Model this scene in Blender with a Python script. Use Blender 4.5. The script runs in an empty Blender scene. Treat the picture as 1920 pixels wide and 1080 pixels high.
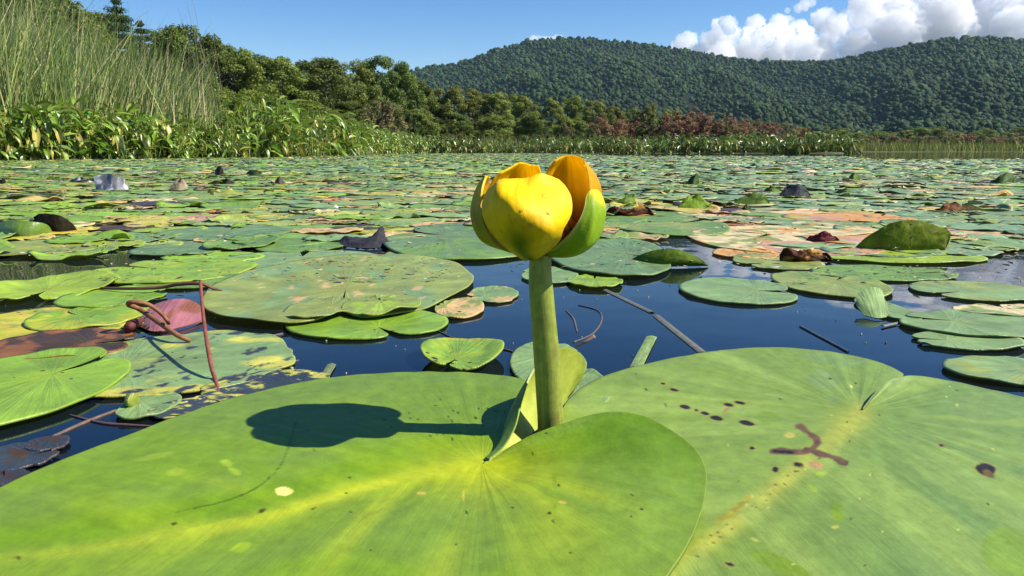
import bpy, bmesh, math, random
import numpy as np
from mathutils import Vector, noise as mnoise

random.seed(7)
RS = np.random.RandomState(11)
sc = bpy.context.scene
COL = sc.collection

# ------------------------------------------------------------------ camera, sky, sun, exposure
F = 1400.0                      # focal length in photo pixels (1920 wide)
HC = 0.10                       # camera height above the water, metres
PITCH = math.atan2(540 - 283, F)
cam_d = bpy.data.cameras.new("camera")
cam = bpy.data.objects.new("camera", cam_d)
COL.objects.link(cam)
cam.location = (0, 0, HC)
cam.rotation_euler = (math.radians(90) - PITCH, 0, 0)
cam_d.sensor_width = 36
cam_d.lens = F / 1920 * 36
cam_d.clip_start = 0.01
cam_d.clip_end = 30000
sc.camera = cam

SUN_EL = math.radians(45)
SUN_BACK = math.radians(5)     # how far the sun stands behind the camera, off the right
SUN = Vector((math.cos(SUN_BACK) * math.cos(SUN_EL), -math.sin(SUN_BACK) * math.cos(SUN_EL), math.sin(SUN_EL)))
world = bpy.data.worlds.new("World")
sc.world = world
world.use_nodes = True
wn = world.node_tree
wn.nodes.clear()
sky = wn.nodes.new("ShaderNodeTexSky")
sky.sky_type = 'NISHITA'
sky.sun_disc = False
sky.sun_elevation = SUN_EL
sky.sun_rotation = math.atan2(SUN.x, SUN.y)
sky.altitude = 100
sky.air_density = 1.0
sky.dust_density = 0.25
sky.ozone_density = 2.2
bg = wn.nodes.new("ShaderNodeBackground")
bg.inputs[1].default_value = 0.080
wo = wn.nodes.new("ShaderNodeOutputWorld")
hsv = wn.nodes.new("ShaderNodeHueSaturation")
hsv.inputs['Saturation'].default_value = 1.42
hsv.inputs['Hue'].default_value = 0.512
hsv.inputs['Value'].default_value = 1.0
wn.links.new(sky.outputs[0], hsv.inputs['Color'])
wn.links.new(hsv.outputs[0], bg.inputs[0])
wn.links.new(bg.outputs[0], wo.inputs[0])

sun_d = bpy.data.lights.new("sun", 'SUN')
sun_d.energy = 5.0
sun_d.angle = math.radians(0.5)
sun_d.color = (1.0, 0.94, 0.84)
sun_o = bpy.data.objects.new("sun", sun_d)
COL.objects.link(sun_o)
sun_o.rotation_euler = SUN.to_track_quat('Z', 'Y').to_euler()

sc.view_settings.view_transform = 'Standard'
sc.view_settings.look = 'None'
sc.view_settings.exposure = 0.88
sc.view_settings.gamma = 1.0
sc.cycles.use_denoising = True
sc.cycles.max_bounces = 10
sc.cycles.volume_bounces = 12
sc.cycles.transparent_max_bounces = 12

# ------------------------------------------------------------------ helpers
FWD = np.array([0, math.cos(PITCH), -math.sin(PITCH)])
UPV = np.array([0, math.sin(PITCH), math.cos(PITCH)])


def ray(px, py):
    return np.array([(px - 960) / F, 0, 0]) + UPV * ((540 - py) / F) + FWD


def at(px, py, z=0.0):
    """the point at height z that the photograph shows at this pixel"""
    d = ray(px, py)
    t = (z - HC) / d[2]
    return np.array([0, 0, HC]) + d * t


def aty(px, py, Y):
    """the point at distance Y that the photograph shows at this pixel"""
    d = ray(px, py)
    return np.array([0, 0, HC]) + d * (Y / d[1])


def proj(P):
    """pixel positions of world points (used to find where a leaf's own spots lie)"""
    Q = np.asarray(P) - np.array([0, 0, HC])
    dz = Q @ FWD
    return np.stack([960 + F * Q[..., 0] / dz, 540 - F * (Q @ UPV) / dz], -1)


_tab = RS.rand(256, 256)


def vnoise(x, y, seed=0):
    x = np.asarray(x, float) + seed * 17.31
    y = np.asarray(y, float) + seed * 7.77
    xi = np.floor(x).astype(int)
    yi = np.floor(y).astype(int)
    fx = x - xi
    fy = y - yi
    fx = fx * fx * (3 - 2 * fx)
    fy = fy * fy * (3 - 2 * fy)
    a = _tab[xi & 255, yi & 255]
    b = _tab[(xi + 1) & 255, yi & 255]
    c = _tab[xi & 255, (yi + 1) & 255]
    d = _tab[(xi + 1) & 255, (yi + 1) & 255]
    return (a * (1 - fx) + b * fx) * (1 - fy) + (c * (1 - fx) + d * fx) * fy


def fbm(x, y, seed=0, octv=4):
    s = 0
    a = 0.5
    for k in range(octv):
        s = s + a * vnoise(np.asarray(x) * 2 ** k, np.asarray(y) * 2 ** k, seed + k * 3)
        a *= 0.5
    return s / (1 - 0.5 ** octv)


def sstep(a, b, x):
    t = np.clip((np.asarray(x, float) - a) / (b - a), 0, 1)
    return t * t * (3 - 2 * t)


def mixc(c, d, f):
    f = np.asarray(f)[..., None]
    return c * (1 - f) + np.asarray(d, float) * f


def catmull(pts, n, closed=False):
    P = np.asarray(pts, float)
    m = len(P)
    if not closed:
        P = np.vstack([2 * P[0] - P[1], P, 2 * P[-1] - P[-2]])
        seg = m - 1
    else:
        P = np.vstack([P[-1], P, P[0], P[1]])
        seg = m
    t = np.linspace(0, seg, n, endpoint=not closed)
    i = np.minimum(t.astype(int), seg - 1)
    f = (t - i)[:, None]
    p0, p1, p2, p3 = P[i], P[i + 1], P[i + 2], P[i + 3]
    return 0.5 * (2 * p1 + (p2 - p0) * f + (2 * p0 - 5 * p1 + 4 * p2 - p3) * f ** 2 + (3 * p1 - p0 - 3 * p2 + p3) * f ** 3)


def build(name, V, Fc, mat, parent=None, col=None, uv=None, smooth=True, link=True):
    """one mesh object from vertices, faces (array of quads or list), vertex colours and uv"""
    V = np.asarray(V, np.float32)
    me = bpy.data.meshes.new(name)
    if isinstance(Fc, np.ndarray):
        nf, k = Fc.shape
        me.vertices.add(len(V))
        me.vertices.foreach_set('co', V.ravel())
        me.loops.add(nf * k)
        me.loops.foreach_set('vertex_index', Fc.astype(np.int32).ravel())
        me.polygons.add(nf)
        me.polygons.foreach_set('loop_start', np.arange(0, nf * k, k, dtype=np.int32))
        me.update(calc_edges=True)
        li = Fc.ravel()
    else:
        me.from_pydata(V.tolist(), [], Fc)
        li = np.zeros(len(me.loops), np.int32)
        me.loops.foreach_get('vertex_index', li)
    if smooth:
        me.polygons.foreach_set('use_smooth', np.ones(len(me.polygons), bool))
    if col is not None:
        a = me.color_attributes.new('Col', 'FLOAT_COLOR', 'POINT')
        c = np.ones((len(V), 4), np.float32)
        c[:, :3] = col
        a.data.foreach_set('color', c.ravel())
    if uv is not None:
        u = me.uv_layers.new(name='UVMap')
        u.data.foreach_set('uv', np.asarray(uv, np.float32)[li].ravel())
    me.materials.append(mat)
    me.validate()
    o = bpy.data.objects.new(name, me)
    if link:
        COL.objects.link(o)
    if parent is not None:
        o.parent = parent
        o.matrix_parent_inverse = parent.matrix_world.inverted()
    return o


def tag(o, label=None, cat=None, group=None, kind=None):
    if label:
        o['label'] = label
    if cat:
        o['category'] = cat
    if group:
        o['group'] = group
    if kind:
        o['kind'] = kind
    return o


def empty(name, loc, label, cat, group=None):
    e = bpy.data.objects.new(name, None)
    e.empty_display_size = 0.01
    COL.objects.link(e)
    e.location = loc
    bpy.context.view_layer.update()
    return tag(e, label, cat, group)


def copy_tree(o, name=None):
    c = o.copy()
    COL.objects.link(c)
    for ch in o.children:
        k = ch.copy()
        COL.objects.link(k)
        k.parent = c
        for g in ch.children:
            q = g.copy()
            COL.objects.link(q)
            q.parent = k
    return c


class Bag:
    """collects quads with colours to become ONE mesh"""

    def __init__(s):
        s.V, s.F, s.C, s.U, s.n = [], [], [], [], 0

    def add(s, V, Fq, C, U=None):
        V = np.asarray(V, float)
        s.V.append(V)
        s.F.append(np.asarray(Fq) + s.n)
        C = np.asarray(C, float)
        s.C.append(np.broadcast_to(C, (len(V), 3)) if C.ndim == 1 else C)
        s.U.append(np.zeros((len(V), 2)) if U is None else U)
        s.n += len(V)

    def build(s, name, mat, parent=None, smooth=True):
        return build(name, np.vstack(s.V), np.vstack(s.F), mat, parent, np.vstack(s.C), np.vstack(s.U), smooth)


def grid_faces(r, c, wrap=False):
    i = np.arange(r - 1)[:, None] * c
    j = np.arange(c if wrap else c - 1)[None, :]
    j2 = (j + 1) % c
    return np.stack([i + j, i + j2, i + c + j2, i + c + j], -1).reshape(-1, 4)


def tube_data(pts, rad, sides=8, n=None):
    P = catmull(pts, n or len(pts) * 6) if len(pts) > 2 or n else np.asarray(pts, float)
    m = len(P)
    R = np.interp(np.linspace(0, 1, m), np.linspace(0, 1, len(rad)), rad) if np.ndim(rad) else np.full(m, rad)
    T = np.gradient(P, axis=0)
    T /= np.linalg.norm(T, axis=1)[:, None] + 1e-12
    ref = np.array([0.13, 0.21, 0.97])
    if abs(T[0] @ ref) > 0.9:
        ref = np.array([0.97, 0.13, 0.21])
    N = np.cross(T, ref)
    N /= np.linalg.norm(N, axis=1)[:, None] + 1e-12
    B = np.cross(T, N)
    a = np.linspace(0, 2 * np.pi, sides, endpoint=False)
    V = P[:, None, :] + R[:, None, None] * (np.cos(a)[None, :, None] * N[:, None] + np.sin(a)[None, :, None] * B[:, None])
    V = V.reshape(-1, 3)
    Fq = grid_faces(m, sides, True)
    n0 = len(V)
    V = np.vstack([V, P[:1], P[-1:]])
    k = np.arange(0, sides, 1)
    capa = np.stack([np.full(sides, n0), (k + 1) % sides, k, k], -1)
    capb = np.stack([np.full(sides, n0 + 1), (m - 1) * sides + k, (m - 1) * sides + (k + 1) % sides, (m - 1) * sides + (k + 1) % sides], -1)
    uv = np.zeros((len(V), 2))
    uv[:n0, 0] = np.tile(a, m)
    uv[:n0, 1] = np.repeat(np.linspace(0, 1, m), sides)
    # caps as triangles folded into quads are avoided: list faces instead
    faces = [tuple(f) for f in Fq] + [tuple(f[:3]) for f in capa] + [tuple(f[:3]) for f in capb]
    return V, faces, uv


def tube(name, pts, rad, mat, parent=None, col=(0.1, 0.1, 0.1), sides=8, n=None):
    V, Fc, uv = tube_data(pts, rad, sides, n)
    c = np.asarray(col, float)
    c = np.broadcast_to(c, (len(V), 3)) if c.ndim == 1 else np.vstack([np.repeat(catmull(c, (len(V) - 2) // sides), sides, 0), c[:1], c[-1:]])
    return build(name, V, Fc, mat, parent, np.clip(c, 0, 1), uv)


def sheet(name, G, mat, parent=None, ctop=(0.1, 0.2, 0.03), cbot=None, thick=0.0006):
    """a closed shell of some thickness over a grid of points G[r, c, 3]"""
    r, c = G.shape[:2]
    du = np.gradient(G, axis=1)
    dv = np.gradient(G, axis=0)
    N = np.cross(du, dv)
    N /= np.linalg.norm(N, axis=2)[..., None] + 1e-12
    A = (G + N * thick / 2).reshape(-1, 3)
    B = (G - N * thick / 2).reshape(-1, 3)
    n = r * c
    fa = grid_faces(r, c)
    fb = fa[:, ::-1] + n
    ring = np.concatenate([np.arange(c), np.arange(1, r) * c + c - 1, (r - 1) * c + np.arange(c - 2, -1, -1), np.arange(r - 2, 0, -1) * c])
    r2 = np.roll(ring, -1)
    k = np.arange(len(ring))
    k2 = np.roll(k, -1)
    nr = len(ring)
    fs = np.stack([k, k + nr, k2 + nr, k2], -1) + 2 * n
    ct = np.broadcast_to(np.asarray(ctop, float), (r, c, 3)).reshape(-1, 3)
    cb = ct if cbot is None else np.broadcast_to(np.asarray(cbot, float), (r, c, 3)).reshape(-1, 3)
    u, v = np.meshgrid(np.linspace(-1, 1, c), np.linspace(0, 1, r))
    uv = np.stack([u, v], -1).reshape(-1, 2)
    return build(name, np.vstack([A, B, A[ring], B[ring]]), np.vstack([fa, fb, fs]), mat, parent, np.vstack([ct, cb, ct[ring], cb[ring]]), np.vstack([uv, uv, uv[ring], uv[ring]]))


# ------------------------------------------------------------------ materials
def mat_new(name):
    m = bpy.data.materials.new(name)
    m.use_nodes = True
    nt = m.node_tree
    nt.nodes.clear()
    out = nt.nodes.new("ShaderNodeOutputMaterial")
    return m, nt, out


def node(nt, typ, **kw):
    n = nt.nodes.new(typ)
    for k, v in kw.items():
        if k.startswith('i_'):
            n.inputs[k[2:].replace('_', ' ')].default_value = v
        else:
            setattr(n, k, v)
    return n


def leaf_mat(name, rough=0.4, spec=0.5, transl=0.15, vein=0.22, vs=(7.0, 0.8), mottle=60.0, mot=0.25, bump=0.25, bdist=0.002, dots=0.0, coat=0.0, hue_rand=0.0):
    m, nt, out = mat_new(name)
    L = nt.links.new
    at_ = node(nt, "ShaderNodeAttribute", attribute_name='Col')
    uv = node(nt, "ShaderNodeUVMap", uv_map='UVMap')
    mp = node(nt, "ShaderNodeMapping")
    mp.inputs['Scale'].default_value = (vs[0], vs[1], 1)
    L(uv.outputs[0], mp.inputs[0])
    nv = node(nt, "ShaderNodeTexNoise", i_Scale=1.0, i_Detail=4.0, i_Roughness=0.6)
    L(mp.outputs[0], nv.inputs['Vector'])
    rv = node(nt, "ShaderNodeMapRange")
    rv.inputs[1].default_value = 0.3
    rv.inputs[2].default_value = 0.7
    rv.inputs[3].default_value = 1 - vein
    rv.inputs[4].default_value = 1 + vein
    L(nv.outputs[0], rv.inputs[0])
    geo = node(nt, "ShaderNodeNewGeometry")
    nm = node(nt, "ShaderNodeTexNoise", i_Scale=mottle, i_Detail=6.0, i_Roughness=0.65)
    L(geo.outputs['Position'], nm.inputs['Vector'])
    rm = node(nt, "ShaderNodeMapRange")
    rm.inputs[1].default_value = 0.3
    rm.inputs[2].default_value = 0.7
    rm.inputs[3].default_value = 1 - mot
    rm.inputs[4].default_value = 1 + mot
    L(nm.outputs[0], rm.inputs[0])
    mu = node(nt, "ShaderNodeMath", operation='MULTIPLY')
    L(rv.outputs[0], mu.inputs[0])
    L(rm.outputs[0], mu.inputs[1])
    sc_ = node(nt, "ShaderNodeVectorMath", operation='SCALE')
    L(at_.outputs['Color'], sc_.inputs[0])
    L(mu.outputs[0], sc_.inputs['Scale'])
    colout = sc_.outputs[0]
    if hue_rand:
        oi = node(nt, "ShaderNodeObjectInfo")
        hs = node(nt, "ShaderNodeHueSaturation")
        mr = node(nt, "ShaderNodeMapRange")
        mr.inputs[3].default_value = 0.5 - hue_rand
        mr.inputs[4].default_value = 0.5 + hue_rand
        L(oi.outputs['Random'], mr.inputs[0])
        L(mr.outputs[0], hs.inputs['Hue'])
        mr2 = node(nt, "ShaderNodeMapRange")
        mr2.inputs[3].default_value = 0.8
        mr2.inputs[4].default_value = 1.2
        L(oi.outputs['Random'], mr2.inputs[0])
        L(mr2.outputs[0], hs.inputs['Value'])
        L(colout, hs.inputs['Color'])
        colout = hs.outputs[0]
    if dots:
        vo = node(nt, "ShaderNodeTexVoronoi", i_Scale=dots, i_Randomness=1.0)
        L(geo.outputs['Position'], vo.inputs['Vector'])
        n2 = node(nt, "ShaderNodeTexNoise", i_Scale=dots * 0.12, i_Detail=2.0)
        L(geo.outputs['Position'], n2.inputs['Vector'])
        th = node(nt, "ShaderNodeMapRange")
        th.inputs[1].default_value = 0.5
        th.inputs[2].default_value = 0.75
        th.inputs[3].default_value = 0.0
        th.inputs[4].default_value = 0.34
        L(n2.outputs[0], th.inputs[0])
        lt = node(nt, "ShaderNodeMath", operation='LESS_THAN')
        L(vo.outputs['Distance'], lt.inputs[0])
        L(th.outputs[0], lt.inputs[1])
        mx = node(nt, "ShaderNodeMixRGB")
        mx.inputs[2].default_value = (0.03, 0.022, 0.01, 1)
        L(lt.outputs[0], mx.inputs[0])
        L(colout, mx.inputs[1])
        colout = mx.outputs[0]
    bs = node(nt, "ShaderNodeBsdfPrincipled")
    bs.inputs['Roughness'].default_value = rough
    bs.inputs['Specular IOR Level'].default_value = spec
    L(colout, bs.inputs['Base Color'])
    rr = node(nt, "ShaderNodeMapRange")
    rr.inputs[3].default_value = rough - 0.08
    rr.inputs[4].default_value = rough + 0.12
    L(nm.outputs[0], rr.inputs[0])
    L(rr.outputs[0], bs.inputs['Roughness'])
    if coat:
        bs.inputs['Coat Weight'].default_value = coat
        bs.inputs['Coat Roughness'].default_value = 0.2
    if bump:
        ad = node(nt, "ShaderNodeMath", operation='ADD')
        L(nv.outputs[0], ad.inputs[0])
        L(nm.outputs[0], ad.inputs[1])
        bp = node(nt, "ShaderNodeBump", i_Strength=bump, i_Distance=bdist)
        L(ad.outputs[0], bp.inputs['Height'])
        L(bp.outputs[0], bs.inputs['Normal'])
    if transl:
        tr = node(nt, "ShaderNodeBsdfTranslucent")
        L(colout, tr.inputs[0])
        ms = node(nt, "ShaderNodeMixShader")
        ms.inputs[0].default_value = transl
        L(bs.outputs[0], ms.inputs[1])
        L(tr.outputs[0], ms.inputs[2])
        L(ms.outputs[0], out.inputs[0])
    else:
        L(bs.outputs[0], out.inputs[0])
    return m


M_HERO = leaf_mat("pad_near", rough=0.45, spec=0.32, transl=0.08, vein=0.07, vs=(9, 0.9), mottle=160, mot=0.15, bump=0.35, bdist=0.0012, dots=0)
M_PAD = leaf_mat("pad", rough=0.40, spec=0.40, transl=0.06, vein=0.14, vs=(6, 0.8), mottle=45, mot=0.26, bump=0.45, bdist=0.003, dots=170)
M_FAR = leaf_mat("pad_far", rough=0.40, spec=0.42, transl=0.0, vein=0.0, mottle=14, mot=0.25, bump=0.25, bdist=0.004)
M_SEPAL = leaf_mat("sepal", rough=0.50, spec=0.18, transl=0.10, vein=0.07, vs=(6, 0.8), mottle=260, mot=0.12, bump=0.22, bdist=0.0012)
M_SEPAL_THIN = leaf_mat("sepal_thin", rough=0.42, spec=0.3, transl=0.58, vein=0.09, vs=(6, 0.8), mottle=260, mot=0.07, bump=0.10, bdist=0.001)
M_STEM = leaf_mat("stem", rough=0.45, spec=0.4, transl=0.0, vein=0.16, vs=(5, 3), mottle=500, mot=0.18, bump=0.2, bdist=0.0006)
M_STALK = leaf_mat("stalk", rough=0.58, spec=0.3, transl=0.0, vein=0.2, vs=(2, 12), mottle=300, mot=0.3, bump=0.2, bdist=0.0006)
M_LEAF = leaf_mat("bank_leaf", rough=0.32, spec=0.65, transl=0.28, vein=0.08, vs=(3, 3), mottle=12, mot=0.2, bump=0.0, hue_rand=0.012)
M_REED = leaf_mat("reed", rough=0.55, spec=0.3, transl=0.15, vein=0.0, mottle=3, mot=0.2, bump=0.0)
M_TREE = leaf_mat("tree_leaf", rough=0.55, spec=0.25, transl=0.36, vein=0.0, mottle=0.6, mot=0.2, bump=0.0, hue_rand=0.012)
M_BARK = leaf_mat("bark", rough=0.8, spec=0.2, transl=0.0, vein=0.3, vs=(3, 20), mottle=4, mot=0.3, bump=0.5, bdist=0.02)
M_FOREST = leaf_mat("forest", rough=0.75, spec=0.1, transl=0.0, vein=0.0, mottle=0.35, mot=0.35, bump=1.0, bdist=1.5)

M_DRY = leaf_mat("raised_pad", rough=0.6, spec=0.18, transl=0.38, vein=0.2, vs=(7, 0.8), mottle=70, mot=0.35, bump=0.5, bdist=0.003, dots=130)

# water
M_WATER, nt, out = mat_new("water")
bs = node(nt, "ShaderNodeBsdfPrincipled")
bs.inputs['Base Color'].default_value = (0.003, 0.006, 0.011, 1)
bs.inputs['Roughness'].default_value = 0.03
bs.inputs['IOR'].default_value = 1.333
geo = node(nt, "ShaderNodeNewGeometry")
nz = node(nt, "ShaderNodeTexNoise", i_Scale=14.0, i_Detail=2.0)
nt.links.new(geo.outputs['Position'], nz.inputs['Vector'])
bp = node(nt, "ShaderNodeBump", i_Strength=0.12, i_Distance=0.004)
nt.links.new(nz.outputs[0], bp.inputs['Height'])
nt.links.new(bp.outputs[0], bs.inputs['Normal'])
nt.links.new(bs.outputs[0], out.inputs[0])

# land
M_LAND, nt, out = mat_new("land")
bs = node(nt, "ShaderNodeBsdfPrincipled", i_Roughness=0.9)
geo = node(nt, "ShaderNodeNewGeometry")
nz = node(nt, "ShaderNodeTexNoise", i_Scale=0.8, i_Detail=8.0)
cr = node(nt, "ShaderNodeValToRGB")
cr.color_ramp.elements[0].color = (0.02, 0.025, 0.008, 1)
cr.color_ramp.elements[1].color = (0.08, 0.09, 0.025, 1)
nt.links.new(geo.outputs['Position'], nz.inputs['Vector'])
nt.links.new(nz.outputs[0], cr.inputs[0])
nt.links.new(cr.outputs[0], bs.inputs['Base Color'])
nt.links.new(bs.outputs[0], out.inputs[0])

# clear drop
M_DROP, nt, out = mat_new("drop")
fr = node(nt, "ShaderNodeFresnel", i_IOR=1.45)
tr = node(nt, "ShaderNodeBsdfTransparent")
tr.inputs[0].default_value = (1.0, 0.97, 0.86, 1)
gl = node(nt, "ShaderNodeBsdfGlossy", i_Roughness=0.05)
ms = node(nt, "ShaderNodeMixShader")
nt.links.new(fr.outputs[0], ms.inputs[0])
nt.links.new(tr.outputs[0], ms.inputs[1])
nt.links.new(gl.outputs[0], ms.inputs[2])
nt.links.new(ms.outputs[0], out.inputs[0])

# cloud body
M_CLOUD, nt, out = mat_new("cloud")
pv = node(nt, "ShaderNodeVolumePrincipled")
pv.inputs['Color'].default_value = (1, 1, 1, 1)
pv.inputs['Density'].default_value = 0.012
pv.inputs['Anisotropy'].default_value = 0.0
nt.links.new(pv.outputs[0], out.inputs['Volume'])

# ------------------------------------------------------------------ the setting: water, land, hills
build("water", [(-600, -40, 0), (600, -40, 0), (600, 400, 0), (-600, 400, 0)], [(0, 1, 2, 3)], M_WATER, smooth=False)
tag(bpy.data.objects['water'], kind='structure')

BANK = [(-2500, 316), (-700, 309), (-200, 304.5), (0, 303), (250, 299.5), (430, 297), (560, 295), (660, 292.5), (740, 289.5), (800, 288), (1000, 287.8), (1300, 287.6),
        (1500, 287.6), (1585, 287.6), (1600, 285.4), (1750, 285.2), (1920, 285.2), (2600, 285.4), (4200, 285.4)]
bank = np.array([at(x, y)[:2] for x, y in BANK])
bank_px = np.array([b[0] for b in BANK], float)
bank_Y = bank[:, 1]


def bankY(px):
    return float(np.interp(px, bank_px, bank_Y))


rows = []
fine = catmull(np.c_[bank, np.zeros(len(bank))], 140)
for k, (d, z) in enumerate([(0, -0.05), (0.35, 0.02), (1.5, 0.05), (8, 0.08), (40, 0.15), (150, 0.5), (420, 1.5)]):
    r = fine.copy()
    n = np.linalg.norm(r[:, :2], axis=1)[:, None]
    r[:, :2] *= (1 + d / n)
    r[:, 2] = z
    rows.append(r)
G = np.array(rows)
o = build("marsh_ground", G.reshape(-1, 3), grid_faces(len(rows), G.shape[1]), M_LAND)
tag(o, kind='structure')

RIDGE = [(300, 215), (420, 196), (560, 172), (680, 150), (780, 137), (830, 128), (868, 125), (900, 111), (940, 98), (990, 86), (1040, 81), (1100, 81), (1180, 89), (1250, 98), (1310, 108), (1370, 118), (1430, 121),
         (1500, 123), (1545, 120), (1600, 107), (1680, 94), (1740, 84), (1790, 80), (1850, 83), (1920, 90), (2050, 108), (2200, 120), (2500, 150), (2900, 200)]
rp = np.array([r[0] for r in RIDGE], float)
ry_ = np.array([r[1] for r in RIDGE], float)


def hill_point(px, v):
    """v 0 at the foot, 1 on the ridge, up to 1.4 behind it"""
    px = np.asarray(px, float)
    v = np.asarray(v, float)
    Yr = 1450 - 260 * sstep(1350, 1700, px) + 60 * (fbm(px / 170, 0 * px, 5) - 0.5)
    yr = np.interp(px, rp, ry_)
    Y0 = 430
    Y = Y0 + (Yr - Y0) * v
    zr = HC + (283 - yr - 4) / F * Yr
    w = np.clip(v, 0, 1)
    prof = 0.38 * w + 0.62 * w * w
    prof = np.where(v > 1, 1 - 0.8 * (v - 1), prof)
    spur = (fbm(px / 120 + v * 1.5, v * 3.2, 9, 3) - 0.5) * 0.50 * np.sin(np.pi * np.clip(w, 0, 1)) ** 0.9
    z = zr * np.clip(prof + spur * (1 - 0.5 * w), 0, 2)
    X = (px - 960) / F / math.cos(PITCH) * Y * math.cos(PITCH)
    return np.stack([X, Y, z], -1)


PX, VV = np.meshgrid(np.linspace(300, 2900, 220), np.concatenate([np.linspace(0, 1, 60), np.linspace(1.03, 1.4, 8)]))
HG = hill_point(PX, VV)
hc = np.broadcast_to(np.array([0.010, 0.019, 0.008]), HG.shape).reshape(-1, 3)
o = build("hills", HG.reshape(-1, 3), grid_faces(*HG.shape[:2]), M_FOREST, None, hc)
tag(o, kind='structure')


def ico(sub):
    bm = bmesh.new()
    bmesh.ops.create_icosphere(bm, subdivisions=sub, radius=1)
    V = np.array([v.co[:] for v in bm.verts])
    Fc = np.array([[v.index for v in f.verts] for f in bm.faces])
    bm.free()
    return V, Fc


# forest on the hills: far off, reads as one mass
IV, IF = ico(2)
tmpl = []
for k in range(10):
    d = np.array([mnoise.fractal(Vector(v * 1.9 + k * 9.1), 0.8, 2.0, 3) for v in IV])
    d2 = np.array([mnoise.noise(Vector(v * 5.0 + k * 3.3)) for v in IV])
    tmpl.append(IV * (1 + 0.42 * d + 0.30 * d2)[:, None])
NV = len(IV)
n_c = 24000
pxs = RS.uniform(640, 2300, n_c)
vs_ = RS.uniform(0, 1, n_c) ** 0.8 * 1.04
# keep an even cover: more crowns on the near slope are larger in the picture, so fewer are needed there
Pc = hill_point(pxs, vs_)
size = RS.uniform(1.5, 3.5, n_c) * (0.8 + 0.5 * RS.rand(n_c) ** 3) * (0.85 + 0.3 * vs_)
tall = RS.uniform(0.85, 1.35, n_c)
con = RS.rand(n_c) < 0.12
tall[con] *= 1.7
size[con] *= 0.6
base = np.array([0.027, 0.053, 0.016])
cc = base * (0.5 + 1.0 * RS.rand(n_c, 1)) * (0.75 + 0.5 * fbm(pxs / 40, vs_ * 12, 3)[:, None])
cc[:, 0] *= RS.uniform(0.8, 1.35, n_c)
cc[con] *= np.array([0.55, 0.65, 0.7])
Vf = np.empty((n_c, NV, 3))
ti = RS.randint(0, 10, n_c)
ang = RS.uniform(0, 6.28, n_c)
for k in range(10):
    s = ti == k
    t = tmpl[k]
    ca, sa = np.cos(ang[s])[:, None], np.sin(ang[s])[:, None]
    x = t[None, :, 0] * ca - t[None, :, 1] * sa
    y = t[None, :, 0] * sa + t[None, :, 1] * ca
    z = np.broadcast_to(t[None, :, 2], x.shape)
    taper = np.where(con[s][:, None], 1 - 0.45 * (z + 1) / 2 * 1.6, 1)
    Vf[s] = np.stack([x * taper, y * taper, z], -1) * size[s][:, None, None]
    Vf[s, :, 2] *= tall[s][:, None]
Vf += Pc[:, None, :]
Vf[:, :, 2] += (size * 0.5)[:, None]
Ff = (IF[None] + (np.arange(n_c) * NV)[:, None, None]).reshape(-1, 3)
o = build("hill_forest", Vf.reshape(-1, 3), Ff, M_FOREST, None, np.repeat(cc, NV, 0))
tag(o, "dark green forest covering the rounded hills beyond the marsh", "forest", None, 'stuff')
del Vf, Ff

# ------------------------------------------------------------------ clouds behind the hills
CLOUDS = [
    ("tall cluster of white cumulus clouds rising from behind the saddle of the hills",
     [(1288, 86, 26), (1268, 97, 18), (1310, 100, 22), (1356, 66, 32), (1366, 46, 17), (1338, 84, 28), (1352, 108, 30), (1416, 50, 22), (1398, 84, 34), (1430, 72, 22), (1463, 52, 27), (1452, 84, 44), (1497, 68, 30),
      (1505, 100, 36), (1440, 112, 40), (1548, 90, 28), (1572, 82, 16), (1540, 112, 30), (1600, 96, 30), (1380, 112, 30), (1575, 112, 34)]),
    ("large bright bank of white cumulus with grey-blue base above the right hill",
     [(1544, 36, 24), (1570, 50, 22), (1556, 62, 20), (1630, 18, 42), (1655, 38, 30), (1612, 58, 34), (1590, 40, 24), (1690, 66, 52), (1720, 20, 44), (1766, 26, 58), (1800, 62, 42), (1740, 60, 50), (1870, 18, 58), (1905, 58, 50), (1840, 60, 44),
      (1980, 30, 70), (2060, 40, 60), (1680, 8, 30), (1650, 80, 40), (2000, 80, 50), (1820, -20, 50), (1930, -35, 60)]),
    ("small white cloud just showing over the left hill top", [(1003, 79, 14), (1020, 81, 14), (1046, 76, 12), (1066, 80, 10), (990, 84, 10), (1030, 86, 18)]),
    ("thin white wisp of cloud high between the cumulus towers", [(1496, 16, 9), (1508, 10, 12), (1522, 5, 9), (1476, 20, 6)]),
]
CV, CF = ico(5)
for ci, (lab, puffs) in enumerate(CLOUDS):
    Vs, Fs, n0 = [], [], 0
    for k, (px, py, r) in enumerate(puffs):
        Yc = 6500 + RS.uniform(-1, 1) * 260
        c = aty(px, py, Yc)
        R = r * Yc / F
        off = Vector((k * 7.7, ci * 5.1, 0))
        d = np.array([mnoise.fractal(Vector(v * 1.6) + off, 0.75, 2.1, 6) for v in CV])
        b = np.array([abs(mnoise.noise(Vector(v * 3.6) + off)) for v in CV])
        b2 = np.array([abs(mnoise.noise(Vector(v * 8.0) + off)) for v in CV])
        V = CV * (R * (0.86 + 0.26 * d - 0.22 * b - 0.10 * b2 + 0.12))[:, None]
        V[:, 1] *= 0.8
        Vs.append(V + c)
        Fs.append(CF + n0)
        n0 += len(CV)
    o = build("cloud", np.vstack(Vs), np.vstack(Fs), M_CLOUD)
    tag(o, lab, "cloud", None, 'structure')

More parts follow.
